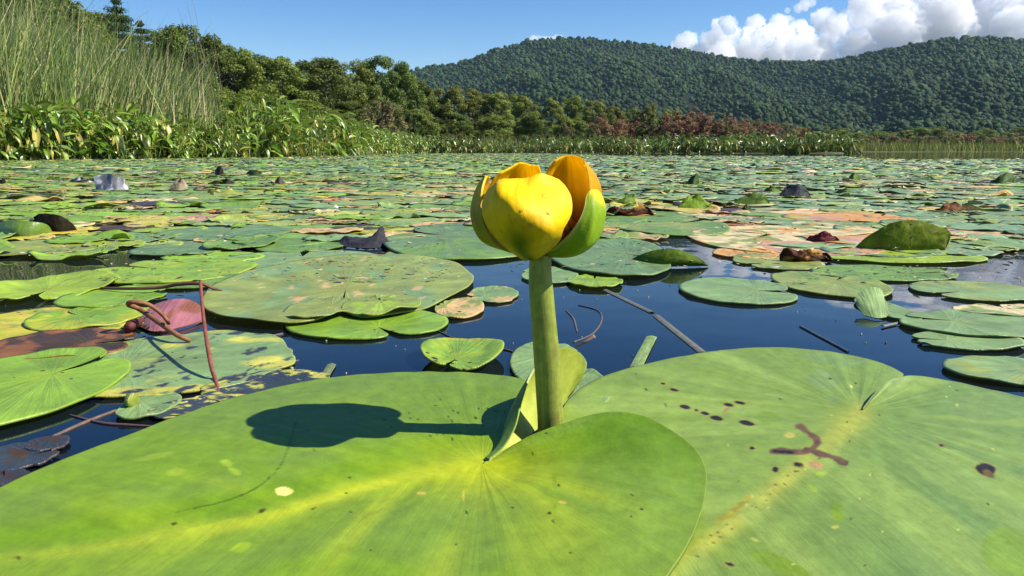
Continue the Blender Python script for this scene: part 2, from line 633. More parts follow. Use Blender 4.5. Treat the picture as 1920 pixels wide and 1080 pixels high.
# haze: the air between here and the hills
hb = bmesh.new()
bmesh.ops.create_cube(hb, size=1)
hm = bpy.data.meshes.new("haze")
hb.to_mesh(hm)
hb.free()
M_HAZE, nt, out = mat_new("haze")
pv = node(nt, "ShaderNodeVolumePrincipled")
pv.inputs['Color'].default_value = (0.45, 0.72, 1.0, 1)
pv.inputs['Density'].default_value = 0.00005
nt.links.new(pv.outputs[0], out.inputs['Volume'])
hm.materials.append(M_HAZE)
o = bpy.data.objects.new("haze", hm)
COL.objects.link(o)
o.location = (0, 1450, 165)
o.scale = (7000, 3300, 336)
tag(o, "thin bluish haze in the air before the distant hills", "haze", None, 'stuff')


# ------------------------------------------------------------------ trees and shrubs
def leaf_cloud(centers, radii, n, size, cols, rs, flat=0.0, aspect=0.6, down=0.0, inner=0.55):
    """n leaf-sized rhombs spread through clumps"""
    centers = np.asarray(centers, float)
    radii = np.asarray(radii, float)
    if radii.ndim == 1:
        radii = np.repeat(radii[:, None], 3, 1)
    vol = radii.prod(1) ** (2 / 3.)
    k = rs.choice(len(centers), n, p=vol / vol.sum())
    d = rs.normal(size=(n, 3))
    d /= np.linalg.norm(d, axis=1)[:, None]
    rr = (inner + (1 - inner) * rs.rand(n)) * (0.9 + 0.25 * rs.rand(n))
    P = centers[k] + d * radii[k] * rr[:, None]
    N = d * 0.8 + rs.normal(size=(n, 3)) * 0.6 + np.array([0, 0, 0.5])
    N /= np.linalg.norm(N, axis=1)[:, None]
    A = np.cross(N, rs.normal(size=(n, 3)))
    A[:, 2] -= down
    A /= np.linalg.norm(A, axis=1)[:, None]
    B = np.cross(N, A)
    s = size * rs.uniform(0.6, 1.4, n)[:, None]
    V = np.stack([P - A * s, P - B * s * aspect, P + A * s, P + B * s * aspect], 1).reshape(-1, 3)
    clump = rs.uniform(0.75, 1.25, len(centers))
    c = np.asarray(cols)[rs.randint(0, len(cols), n)] * (clump[k] * rs.uniform(0.8, 1.2, n))[:, None]
    return V, np.arange(n * 4).reshape(-1, 4), np.repeat(c, 4, 0)


def tree_proto(name, kind, rs, label, cat='tree'):
    """unit: metres, the foot at the origin"""
    root = empty(name, (0, 0, 0), label, cat)
    tb = []
    C, R = [], []
    cols = {'broad': [(0.168, 0.215, 0.032), (0.134, 0.182, 0.030), (0.195, 0.232, 0.040)],
            'dark': [(0.120, 0.170, 0.028), (0.092, 0.142, 0.025), (0.146, 0.190, 0.032)],
            'conifer': [(0.046, 0.078, 0.022), (0.060, 0.090, 0.024), (0.036, 0.066, 0.018)],
            'pale': [(0.200, 0.240, 0.042), (0.155, 0.200, 0.036), (0.235, 0.255, 0.055)],
            'red': [(0.32, 0.12, 0.095), (0.28, 0.13, 0.075), (0.20, 0.18, 0.07), (0.32, 0.12, 0.10), (0.16, 0.17, 0.05)],
            'rusty': [(0.26, 0.21, 0.09), (0.17, 0.19, 0.06), (0.30, 0.20, 0.11), (0.14, 0.17, 0.05)],
            'greenbush': [(0.068, 0.098, 0.022), (0.088, 0.105, 0.026), (0.06, 0.085, 0.022)]}[kind]
    if kind in ('broad', 'dark', 'pale'):
        H = 12.0
        cw = {'broad': 4.2, 'dark': 3.8, 'pale': 3.1}[kind]
        nt_ = {'broad': 1, 'dark': 1, 'pale': 2}[kind]
        bottom = {'broad': 1.6, 'dark': 1.6, 'pale': 3.0}[kind]
        for t in range(nt_):
            x0, y0 = rs.uniform(-0.7, 0.7, 2) * (nt_ - 1)
            top = np.array([x0 + rs.uniform(-1, 1), y0 + rs.uniform(-1, 1), H * rs.uniform(0.8, 0.9)])
            tb.append(([(x0, y0, -0.3), (x0 + 0.1, y0, H * 0.3), tuple(top * 0.62 + np.array([x0, y0, 0]) * .3), tuple(top)], [0.20 if nt_ == 1 else 0.11, 0.16 if nt_ == 1 else 0.09, 0.09, 0.03]))
            for k in range(9):
                h = rs.uniform(0.25, 0.8) * H
                a = rs.uniform(0, 6.28)
                l = cw * rs.uniform(0.5, 0.95)
                tb.append(([(x0, y0, h), (x0 + math.cos(a) * l * .5, y0 + math.sin(a) * l * .5, h + l * .35), (x0 + math.cos(a) * l, y0 + math.sin(a) * l, h + l * .6)], [0.07, 0.05, 0.02]))
        nc = {'broad': 64, 'dark': 60, 'pale': 54}[kind]
        for k in range(nc):
            u = rs.rand()
            h = bottom + (H - bottom) * u
            w = cw * (math.sin(math.pi * min(0.98, 0.14 + 0.80 * u)) ** 0.75)
            a = rs.uniform(0, 6.28)
            q = w * rs.rand() ** 0.35
            C.append((q * math.cos(a), q * math.sin(a), h))
            r = rs.uniform(0.65, 1.35) * (0.75 if kind == 'pale' else 0.9)
            R.append((r * 1.15, r * 1.15, r * 0.85))
        V, Fq, cc = leaf_cloud(C, R, 24000 if kind != 'pale' else 17000, 0.14, cols, rs)
    elif kind == 'conifer':
        H = 14.0
        tb.append(([(0, 0, -0.3), (0.05, 0, H * .5), (0, 0.05, H)], [0.2, 0.12, 0.02]))
        for k in range(17):
            u = k / 16
            h = 1.4 + u * (H - 1.6)
            w = 3.3 * (1 - u) ** 0.75 + 0.35
            nb = 7 if u < 0.8 else 4
            for b in range(nb):
                a = b / nb * 6.28 + rs.uniform(-.4, .4) + k
                l = w * rs.uniform(0.6, 1.15)
                tb.append(([(0, 0, h), (math.cos(a) * l * .6, math.sin(a) * l * .6, h + 0.05), (math.cos(a) * l, math.sin(a) * l, h + .2)], [0.04, 0.03, 0.01]))
                for q in (0.35, 0.7, 1.0):
                    C.append((math.cos(a) * l * q, math.sin(a) * l * q, h + 0.1 * q))
                    R.append((0.5 * w ** .4, 0.5 * w ** .4, 0.30))
        V, Fq, cc = leaf_cloud(C, R, 17000, 0.17, cols, rs, aspect=0.3)
    else:
        H = 3.0
        nst = 7
        for k in range(nst):
            a = rs.uniform(0, 6.28)
            l = rs.uniform(0.3, 1.1)
            h = H * rs.uniform(0.7, 1.05)
            p = [(0.15 * math.cos(a), 0.15 * math.sin(a), -0.1), (l * .5 * math.cos(a), l * .5 * math.sin(a), h * .55), (l * math.cos(a), l * math.sin(a), h)]
            tb.append((p, [0.025, 0.018, 0.006]))
            P = catmull(p, 7)
            for q in P[2:]:
                C.append(tuple(q + rs.normal(size=3) * 0.22))
                R.append((rs.uniform(.16, .36),) * 3)
        V, Fq, cc = leaf_cloud(C, R, 4200, 0.062, cols, rs, inner=0.1)
    build("crown", V, Fq, M_TREE, root, cc, None, False)
    tv, tf, n0 = [], [], 0
    for p, r in tb:
        v, f, _ = tube_data(p, r, 6)
        tv.append(v)
        tf += [tuple(i + n0 for i in q) for q in f]
        n0 += len(v)
    bc = (0.16, 0.14, 0.11) if kind == 'pale' else (0.06, 0.05, 0.04)
    build("trunk" if kind in ('broad', 'dark', 'pale', 'conifer') else "branches", np.vstack(tv), tf, M_BARK, root, np.tile(bc, (n0, 1)))
    return root, H


PROTO = {}
for kind, n in (('broad', 3), ('dark', 3), ('conifer', 2), ('pale', 3), ('red', 2), ('rusty', 2), ('greenbush', 2)):
    PROTO[kind] = [list(tree_proto({'broad': 'broadleaf_tree', 'dark': 'broadleaf_tree', 'conifer': 'conifer_tree', 'pale': 'slender_tree', 'red': 'red_shrub', 'rusty': 'shrub', 'greenbush': 'shrub'}[kind],
                                   kind, np.random.RandomState(100 + hash_), 'x y z w', 'tree' if kind in ('broad', 'dark', 'conifer', 'pale') else 'shrub')) + [False]
                   for hash_ in [sum(map(ord, kind)) * 7 + j for j in range(n)]]


def place_tree(kind, j, px, ytop, D, label, group, wid=1.0, rz=None, zb=0.0):
    p = PROTO[kind][j % len(PROTO[kind])]
    wid = wid * (1.12 if kind in ('broad', 'dark') else 1.0)
    if not p[2]:
        p[2] = True
        o = p[0]
    else:
        o = copy_tree(p[0])
    foot = aty(px, 283, D)
    top = aty(px, ytop, D)
    s = (top[2] - zb) / p[1]
    o.location = (foot[0], D, zb)
    o.scale = (s * wid, s * wid, s)
    o.rotation_euler = (0, 0, RS.uniform(0, 6.28) if rz is None else rz)
    o['label'] = label
    o['category'] = 'tree' if kind in ('broad', 'dark', 'conifer', 'pale') else 'shrub'
    if group:
        o['group'] = group
    elif 'group' in o:
        del o['group']
    return o


WOOD = "trees of the wood behind the cattails"
# kind, variant, pixel x, pixel top, distance, width factor, label
TREES = [
    ('dark', 0, 10, -70, 44, 1.0, "huge dark tree at the left edge, rising out of view above the cattails"),
    ('dark', 1, 95, -40, 47, 0.9, "dark tree behind the tallest cattails, its sloping right side against the sky"),
    ('broad', 0, -90, -60, 46, 1.1, "dark tree almost wholly hidden by the tallest cattails at the left edge"),
    ('broad', 1, 172, 26, 56, 0.8, "mid-green tree in the dip between the dark left trees and the pointed conifer"),
    ('conifer', 0, 243, 0, 60, 0.95, "tall dark pointed conifer, highest tip against the sky left of the flower"),
    ('conifer', 1, 282, 42, 62, 1.0, "dark conifer leaning against the right shoulder of the tallest pointed conifer"),
    ('dark', 2, 222, 38, 63, 0.9, "dark bushy tree filling in behind the tallest pointed conifer"),
    ('dark', 0, 350, 52, 66, 0.75, "dark green tree with a knobbly top right of the conifers, behind the cattails"),
    ('broad', 2, 322, 66, 68, 0.8, "mid-green tree between the conifers and the knobbly-topped dark tree"),
    ('dark', 1, 398, 78, 70, 0.8, "dark tree just above the right end of the cattails"),
    ('broad', 0, 452, 96, 76, 0.95, "rounded mid-green tree first to stand clear to the right of the cattails"),
    ('dark', 2, 425, 92, 80, 0.8, "narrow dark tree at the right end of the cattail bed"),
    ('broad', 1, 528, 110, 80, 1.0, "broad rounded tree with a lit crown in the middle of the wood"),
    ('dark', 0, 490, 108, 88, 0.8, "dark tree filling the gap left of the broad rounded lit tree"),
    ('dark', 1, 585, 122, 88, 0.85, "dark tree filling the gap right of the broad rounded lit tree"),
    ('dark', 2, 618, 118, 84, 1.05, "broad very dark tree before the right end of the tall wood"),
    ('broad', 2, 660, 122, 92, 0.9, "mid-green tree left of the narrow tree that tops the wood's right end"),
    ('dark', 0, 716, 110, 98, 0.75, "narrow upright tree whose top knob stands out at the wood's right end"),
    ('dark', 1, 762, 126, 102, 0.7, "small-topped dark tree, last tall one of the wood before the left hill"),
    ('broad', 0, 690, 138, 100, 0.7, "lower mid-green tree tucked between the taller trees at the wood's right end"),
    ('dark', 2, 790, 160, 108, 0.8, "dark tree stepping down from the wood to the low pale trees"),
    ('dark', 0, 742, 150, 110, 0.9, "dark tree low behind the last tall trees of the wood"),
    ('pale', 0, 815, 168, 112, 1.1, "pale olive tree with slender trunks at the left end of the low tree row"),
    ('pale', 1, 850, 166, 110, 1.0, "pale olive tree with thin trunks, second in the low row before the left hill"),
    ('pale', 2, 890, 172, 114, 1.1, "pale olive tree above the left sepal of the flower"),
    ('pale', 0, 935, 176, 112, 1.0, "pale tree with thin trunks above the gap between the flower's back sepals"),
    ('broad', 1, 912, 176, 122, 1.0, "dark backed round tree between two pale trees above the flower's left side"),
    ('pale', 1, 985, 184, 116, 1.1, "pale tree with a flat top directly above the flower"),
    ('broad', 2, 962, 182, 124, 0.9, "round green tree behind the flat-topped pale tree above the flower"),
    ('conifer', 0, 962, 176, 130, 0.6, "small dark spire of a conifer poking up behind the low tree row"),
    ('pale', 2, 1035, 190, 116, 0.9, "low pale tree above the flower's tall right sepal"),
    ('broad', 0, 1072, 183, 120, 0.8, "dark rounded tree right above the tall sepal, against the hill"),
    ('pale', 0, 1112, 190, 116, 1.0, "pale yellowish tree on the right side of the flower, before the red shrubs"),
    ('broad', 1, 1150, 200, 124, 0.9, "rounded green tree behind the first red shrubs"),
    ('pale', 1, 1215, 198, 124, 0.8, "light green tree with a pointed top standing behind the red shrubs"),
    ('broad', 2, 1185, 206, 126, 0.9, "low green tree between the two light trees behind the red shrubs"),
    ('pale', 2, 1250, 208, 126, 0.9, "small olive tree, last tree of the low row to the right"),
]
for k, (kind, j, px, yt, D, w, lab) in enumerate(TREES):
    place_tree(kind, j, px, yt, D, lab, WOOD if px < 800 else "low trees in a row before the hills", w)
# lower storey that fills under the crowns
UND = [(300, 170, 58), (380, 165, 62), (450, 175, 66), (520, 185, 70), (590, 190, 74), (655, 195, 78), (120, 140, 42), (200, 150, 46), (30, 140, 40), (720, 190, 84), (780, 205, 90), (850, 215, 100), (920, 218, 102), (1000, 220, 104), (1070, 222, 106)]
for k, (px, yt, D) in enumerate(UND + [(470, 150, 92), (535, 158, 96), (600, 165, 98), (640, 160, 100), (560, 170, 90), (350, 140, 76), (410, 150, 80), (300, 130, 74), (700, 172, 108), (760, 180, 112), (505, 205, 60), (610, 210, 66)]):
    place_tree('dark' if k % 2 else 'broad', k, px, yt, D, "low dark understorey tree filling the foot of the wood behind the bank plants", "understorey trees at the foot of the wood", 1.5)

RB = "reddish shrubs along the far marsh edge"
RED = [(1135, 222, 66, 'red'), (1160, 228, 68, 'red'), (1185, 226, 72, 'red'), (1212, 222, 70, 'greenbush'), (1238, 222, 72, 'red'), (1262, 214, 74, 'rusty'), (1290, 212, 72, 'red'), (1312, 216, 70, 'red'),
       (1335, 220, 74, 'rusty'), (1352, 224, 72, 'red'), (1378, 226, 74, 'red'), (1402, 228, 76, 'rusty'), (1425, 231, 76, 'red'), (1448, 234, 78, 'red'), (1472, 236, 80, 'rusty'), (1495, 240, 82, 'red'), (1275, 226, 66, 'red'), (1395, 236, 66, 'red')]
for k, (px, yt, D, kd) in enumerate(RED):
    lab = {'red': "crimson-leaved shrub among the red thicket at the far marsh edge", 'rusty': "rusty brown shrub among the red thicket at the far marsh edge", 'greenbush': "olive green shrub standing in the red thicket"}[kd]
    place_tree(kd, k, px, yt, D, lab, RB, 1.25)
for k, (px, yt, D, kd, lab) in enumerate([
        (690, 205, 40, 'rusty', "tan dry-topped brush behind the left bank plants, lower than its twin"),
        (715, 198, 44, 'rusty', "taller tan dry-topped bush behind the end of the left bank plants"),
        (745, 205, 46, 'rusty', "tan bush under the dark wood beside the low pale trees"),
        (770, 215, 48, 'greenbush', "olive bush where the bank turns away under the wood"),
        (660, 222, 42, 'greenbush', "olive bush partly hidden by glossy bank plants"),
        (1060, 236, 70, 'rusty', "yellow-brown low bush right of the flower under the pale trees"),
        (1105, 240, 62, 'greenbush', "yellow-green low bush just left of the first crimson shrub"),
        (1030, 240, 66, 'greenbush', "low green bush above the flower's tall right sepal")]):
    place_tree(kd, k, px, yt, D, lab, "bushes between bank plants and wood", .85)
for k in range(34):
    px = 1500 + k * 15 + RS.uniform(-6, 6)
    yt = 254 + RS.uniform(-5, 5) + (4 if px > 1580 else 0)
    kd = ['rusty', 'red', 'greenbush', 'rusty'][k % 4]
    place_tree(kd, k, px, yt, RS.uniform(120, 150), {'red': "small reddish shrub in the distant brown line at the foot of the right hill", 'rusty': "small brown shrub in the distant line at the foot of the right hill",
                                                    'greenbush': "small olive shrub in the distant brown line at the foot of the right hill"}[kd], "distant low shrubs at the foot of the right hill", 1.9)
# a plain dark fringe where the hill meets the marsh
for k in range(40):
    px = 800 + k * 30 + RS.uniform(-10, 10)
    place_tree('broad' if k % 3 else 'pale', k, px, 246 + RS.uniform(-7, 5) - (18 if px < 1250 else 0), RS.uniform(215, 270), "distant green tree in the fringe where marsh meets hill", "distant fringe of trees at the hill foot", 1.6)
for kind in PROTO:
    for p in PROTO[kind]:
        if not p[2]:
            for ch in list(p[0].children):
                bpy.data.objects.remove(ch)
            bpy.data.objects.remove(p[0])


# ------------------------------------------------------------------ reeds, grass
def blades(name, base, height, lean, width, cols, mat, label, cat, segs=4, curve=0.35, rs=RS):
    n = len(base)
    t = np.linspace(0, 1, segs + 1)
    a = rs.uniform(0, 2 * np.pi, n)
    side = np.stack([np.cos(a), np.sin(a), 0 * a], -1)
    # lean: (n,2) horizontal shift of the tip as a part of the height
    P = base[:, None, :] + np.stack([lean[:, None, 0] * height[:, None] * (t ** (1 + curve))[None], lean[:, None, 1] * height[:, None] * (t ** (1 + curve))[None],
                                     height[:, None] * (t - 0.12 * (lean ** 2).sum(1)[:, None] * t ** 2)], -1)
    w = width[:, None] * (1 - 0.92 * t[None] ** 2)
    Lf = P - side[:, None] * w[..., None] / 2
    Rt = P + side[:, None] * w[..., None] / 2
    V = np.stack([Lf, Rt], 2).reshape(n, -1, 3)
    f = np.stack([np.arange(segs) * 2, np.arange(segs) * 2 + 1, np.arange(segs) * 2 + 3, np.arange(segs) * 2 + 2], -1)
    Fq = (f[None] + (np.arange(n) * 2 * (segs + 1))[:, None, None]).reshape(-1, 4)
    c = np.repeat(cols, 2 * (segs + 1), 0)
    o = build(name, V.reshape(-1, 3), Fq, mat, None, c, None, False)
    return tag(o, label, cat, None, 'stuff')


def pick(cols, w, n):
    c = np.asarray(cols)[RS.choice(len(cols), n, p=np.asarray(w) / sum(w))]
    return c * RS.uniform(0.75, 1.25, (n, 1))


n = 9500
px = RS.uniform(-260, 425, n)
dep = RS.rand(n)
Yb = np.array([bankY(p) for p in px]) + 0.9 + dep * 5.5
topy = np.interp(px, [-260, 0, 120, 200, 300, 360, 400, 425], [-50, -20, 20, 62, 95, 115, 148, 190]) + RS.normal(0, 34, n) + 150 * RS.rand(n) ** 1.4
base = np.stack([(px - 960) / F * Yb, Yb, np.full(n, 0.02)], -1)
hgt = np.clip((283 - topy) / F * Yb + HC, 0.5, 3.2)
lean = np.stack([RS.normal(0.30, 0.24, n), RS.normal(0, 0.16, n)], -1)
base[:, 0] -= lean[:, 0] * hgt * 0.7
blades("cattails", base, hgt, lean, RS.uniform(0.007, 0.019, n), pick([(0.18, 0.26, 0.06), (0.27, 0.33, 0.09), (0.55, 0.48, 0.27), (0.10, 0.17, 0.045), (0.44, 0.41, 0.18)], [4, 4, 1.5, 4, 1.8], n), M_REED,
       "bed of tall green and straw-coloured cattails leaning right behind the bank plants", "cattails", 5)
n = 26
px = np.concatenate([RS.uniform(345, 412, 14), RS.uniform(250, 420, 12)])
Yb = RS.uniform(10.5, 12.5, n)
topy = np.concatenate([RS.uniform(-40, 60, 14), RS.uniform(40, 130, 12)])
base = np.stack([(px - 960) / F * Yb + 0.25, Yb, np.full(n, 0.02)], -1)
hgt = (283 - topy) / F * Yb
lean = np.stack([RS.normal(-0.1, 0.04, n), RS.normal(0, 0.05, n)], -1)
blades("tall_reeds", base, hgt, lean, RS.uniform(0.008, 0.013, n), pick([(0.09, 0.10, 0.045), (0.13, 0.12, 0.05)], [1, 1], n), M_REED, "few thin tall dark reeds sticking up above the cattails into the sky", "reeds", 5, 1.2)

n = 9000
px = RS.uniform(1560, 2250, n)
Yb = 66 + 110 * RS.rand(n) ** 1.4
base = np.stack([(px - 960) / F * Yb, Yb, np.full(n, 0.02)], -1)
hg = RS.uniform(0.55, 1.35, n) * (0.75 + 0.5 * fbm(px / 60, Yb / 14, 2))
blades("marsh_grass", base, hg, RS.normal(0, 0.25, (n, 2)), RS.uniform(0.03, 0.07, n), pick([(0.22, 0.25, 0.035), (0.28, 0.29, 0.05), (0.14, 0.19, 0.03), (0.33, 0.28, 0.09)], [4, 3, 3, 1], n), M_REED,
       "yellow-green marsh grass at the water's edge below the right hill", "grass", 3)
n = 9000
px = RS.uniform(640, 1640, n)
Yb = np.array([bankY(p) for p in px]) * 1.0 + 3.5 + 45 * RS.rand(n) ** 1.3
base = np.stack([(px - 960) / F * Yb, Yb, np.full(n, 0.02)], -1)
blades("meadow_grass", base, RS.uniform(0.3, 0.85, n) + Yb * .004, RS.normal(0, 0.22, (n, 2)), RS.uniform(0.02, 0.045, n), pick([(0.12, 0.15, 0.035), (0.18, 0.18, 0.05), (0.09, 0.12, 0.03), (0.24, 0.19, 0.08), (0.22, 0.10, 0.06)], [4, 3, 3, 1.5, .6], n), M_REED,
       "rough olive and straw sedge behind the low bank plants in the middle", "grass", 3)


# ------------------------------------------------------------------ broad-leaved bank plants
def plant_proto(name, rs, kind, label):
    """half a metre to a metre high: stalks with arrow-shaped or lance-shaped blades"""
    root = empty(name, (0, 0, 0), label, 'plant')
    LB, SB = Bag(), Bag()
    far = kind == 'far'
    kind = 'lance' if far else kind
    nl = 46 if far else {'arum': 74, 'lance': 80}[kind]
    for k in range(nl):
        a = rs.uniform(0, 6.28)
        out_ = rs.uniform(0.03, 0.42)
        h = rs.uniform(0.10, 0.82) * (1 - 0.5 * out_)
        b0 = np.array([rs.normal() * 0.10, rs.normal() * 0.10, -0.02])
        d = np.array([math.cos(a), math.sin(a), 0])
        tip = b0 + d * out_ + np.array([0, 0, h])
        st = catmull([b0, b0 + d * out_ * 0.25 + np.array([0, 0, h * .55]), tip], 5)
        yel = rs.rand() < 0.10
        green = np.array([(0.13, 0.22, 0.020), (0.18, 0.27, 0.026), (0.25, 0.32, 0.05), (0.085, 0.165, 0.018)][rs.randint(4)]) * rs.uniform(.8, 1.2)
        if yel:
            green = np.array([0.45, 0.38, 0.08]) * rs.uniform(.7, 1.1)
            
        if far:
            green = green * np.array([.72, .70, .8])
        side = np.cross(d, [0, 0, 1])
        w = 0.006
        SV = np.stack([st - side * w, st + d * w, st + side * w], 1).reshape(-1, 3)
        i = np.arange(4)[:, None] * 3
        SF = np.vstack([np.stack([i + q, i + (q + 1) % 3, i + 3 + (q + 1) % 3, i + 3 + q], -1).reshape(-1, 4) for q in range(3)])
        SB.add(SV, SF, np.array((0.16, 0.21, 0.045)) * rs.uniform(.8, 1.3))
        ln = rs.uniform(0.10, 0.22) * (1.7 if far else 1) * (1.15 if kind == 'arum' else 1.0)
        wd = ln * (0.42 if kind == 'arum' else 0.30) * rs.uniform(.8, 1.2)
        pitch = rs.uniform(-1.0, 0.9) if not yel else rs.uniform(-1.5, -0.8)
        droop = rs.uniform(0.3, 1.1)
        m = 7
        s = np.linspace(0, 1, m)
        pa = pitch - droop * s
        step = ln / (m - 1)
        mid = tip + np.cumsum(np.stack([d[0] * np.cos(pa), d[1] * np.cos(pa), np.sin(pa)], -1) * step, 0)
        prof = np.sin(np.pi * (0.10 + 0.90 * s) ** 0.75) if kind == 'arum' else np.sin(np.pi * (0.06 + 0.94 * s) ** 0.9)
        prof = np.clip(prof, 0.02, 1)
        roll = rs.uniform(-0.6, 0.6)
        nrm = np.stack([-d[0] * np.sin(pa), -d[1] * np.sin(pa), np.cos(pa)], -1)
        sd = side[None] * math.cos(roll) + nrm * math.sin(roll)
        up = nrm * math.cos(roll) - side[None] * math.sin(roll)
        rows_ = []
        for u in (-1, -0.5, 0, 0.5, 1):
            back = 0.0
            q = mid + sd * (u * wd / 2 * prof)[:, None] + up * (0.22 * wd * abs(u) * prof)[:, None]
            if kind == 'arum':   # basal lobes of the arrow shape
                q = q - np.stack([d[0] * np.cos(pa), d[1] * np.cos(pa), np.sin(pa)], -1) * (ln * 0.34 * abs(u) ** 1.5 * (1 - s) ** 2)[:, None]
            rows_.append(q)
        GV = np.array(rows_)
        cl = np.broadcast_to(green, (5, m, 3)).copy()
        if rs.rand() < 0.3:
            cl = mixc(cl, (0.36, 0.30, 0.06), np.broadcast_to(np.clip((s - .55) * 1.6, 0, 1) * rs.rand(), (5, m)))
        cl[2] *= 1.25
        uu, vv = np.meshgrid(s, np.linspace(-1, 1, 5))
        LB.add(GV.reshape(-1, 3), grid_faces(5, m), cl.reshape(-1, 3), np.stack([vv.ravel() * 2, uu.ravel() * .4], -1))
    LB.build("leaves", M_LEAF, root)
    SB.build("stalks", M_STALK, root)
    return root


PP = {k: [[plant_proto("arrow_leaved_plant" if k == 'arum' else "lance_leaved_plant", np.random.RandomState(500 + 31 * j + (0 if k == 'arum' else 7)), k, 'a b c d'), False] for j in range(5)] for k in ('arum', 'lance', 'far')}


def place_plant(kind, j, px, Y, hpx, label, group):
    p = PP[kind][j % 5]
    if not p[1]:
        p[1] = True
        o = p[0]
    else:
        o = copy_tree(p[0])
    s = hpx / F * Y / 0.80
    o.location = ((px - 960) / F * Y, Y, 0.0)
    o.scale = (s * RS.uniform(.9, 1.15), s * RS.uniform(.9, 1.15), s)
    o.rotation_euler = (0, 0, RS.uniform(0, 6.28))
    o['label'] = label
    o['group'] = group


def zone(px):
    return ("below the tallest cattails" if px < 130 else "below the lower cattails" if px < 300 else "below the cattails' right end" if px < 430 else
            "in the clump under the lit trees" if px < 580 else "where the left bank tapers")


pxs = np.concatenate([np.linspace(-120, 660, 40) + RS.uniform(-9, 9, 40), np.linspace(-100, 640, 32) + RS.uniform(-9, 9, 32)])
for k, px in enumerate(pxs):
    back = k >= 40
    Y = bankY(px) + (RS.uniform(0.1, 0.45) if not back else RS.uniform(0.7, 1.3))
    hp = np.interp(px, [-100, 60, 180, 300, 350, 430, 490, 560, 620, 700], [98, 104, 92, 88, 62, 84, 108, 92, 72, 54]) * RS.uniform(.62, 1.16) * (1 if not back else 1.05)
    kd = 'arum' if (px < 330 or RS.rand() < .4) else 'lance'
    place_plant(kd, k, px, Y, hp, ("broad arrow-leaved" if kd == 'arum' else "narrow-leaved glossy") + " plant in the " + ("back row " if back else "front row ") + zone(px), "broad-leaved plants along the left bank")
for k in range(26):
    px = 640 + k * 6.2 + RS.uniform(-4, 4)
    place_plant('lance', k, px, bankY(px) + RS.uniform(0.2, 2.5), np.interp(px, [640, 700, 760, 800], [66, 58, 44, 34]) * RS.uniform(.8, 1.1), "glossy narrow plant where the left bank tapers off", "plants at the taper of the left bank")
for k in range(120):
    px = 785 + k * 6.75 + RS.uniform(-5, 5)
    Y = bankY(px) + RS.uniform(0.1, 1.2) + (2.0 if k % 3 == 0 else 0)
    hp = np.interp(px, [780, 880, 1000, 1180, 1330, 1400, 1500, 1575, 1592], [36, 31, 31, 34, 38, 42, 43, 43, 26]) * RS.uniform(.5, 1.12)
    side = "left of the flower" if px < 890 else "behind the flower" if px < 1130 else "before the red shrubs" if px < 1400 else "in the taller clump ending at the open water"
    place_plant('far', k, px, Y, hp, "low glossy far-bank plant " + side, "low plants along the far bank")
for kk in PP:
    for p in PP[kk]:
        if not p[1]:
            for ch in list(p[0].children):
                bpy.data.objects.remove(ch)
            bpy.data.objects.remove(p[0])


# ------------------------------------------------------------------ lily pads
PAL = {
    'pyellow': (0.42, 0.40, 0.06), 'deep': (0.030, 0.040, 0.050),
    'green': (0.125, 0.215, 0.034), 'bright': (0.165, 0.285, 0.022), 'lime': (0.23, 0.33, 0.022), 'bluish': (0.120, 0.195, 0.066), 'olive': (0.205, 0.250, 0.052), 'mint': (0.165, 0.255, 0.085),
    'yellow': (0.46, 0.37, 0.035), 'ygreen': (0.30, 0.33, 0.020), 'tan': (0.46, 0.31, 0.12), 'pink': (0.40, 0.22, 0.14), 'brown': (0.055, 0.030, 0.013), 'slate': (0.035, 0.036, 0.045), 'maroon': (0.10, 0.018, 0.03),
    'orange': (0.52, 0.25, 0.05), 'rust': (0.20, 0.075, 0.02), 'silver': (0.30, 0.31, 0.33), 'cream': (0.55, 0.45, 0.22),
}
PAL = {k: np.array(v) for k, v in PAL.items()}


def heart(n, notch, gap, round_=0.30, off=0.34, jag=0.03, rs=RS):
    """outline points on the unit disc round a leaf stalk that sits toward the notch; (n,2), and the stalk's place"""
    nd = np.array([math.cos(notch), math.sin(notch)])
    p = nd * off
    th = notch + np.linspace(gap, 2 * np.pi - gap, n)
    d = np.stack([np.cos(th), np.sin(th)], -1)
    b = d @ p
    r = -b + np.sqrt(np.maximum(b * b - (p @ p) + 1, 1e-6))
    e = np.minimum(th - th[0], th[-1] - th)
    r = r * (1 - round_ * np.exp(-e / 0.16))
    ph = rs.uniform(0, 99)
    r = r * (1 + jag * (fbm(np.cos(th) * 2.2 + ph, np.sin(th) * 2.2 + ph, 4, 3) - 0.5) * 2)
    return p + d * r[:, None], p


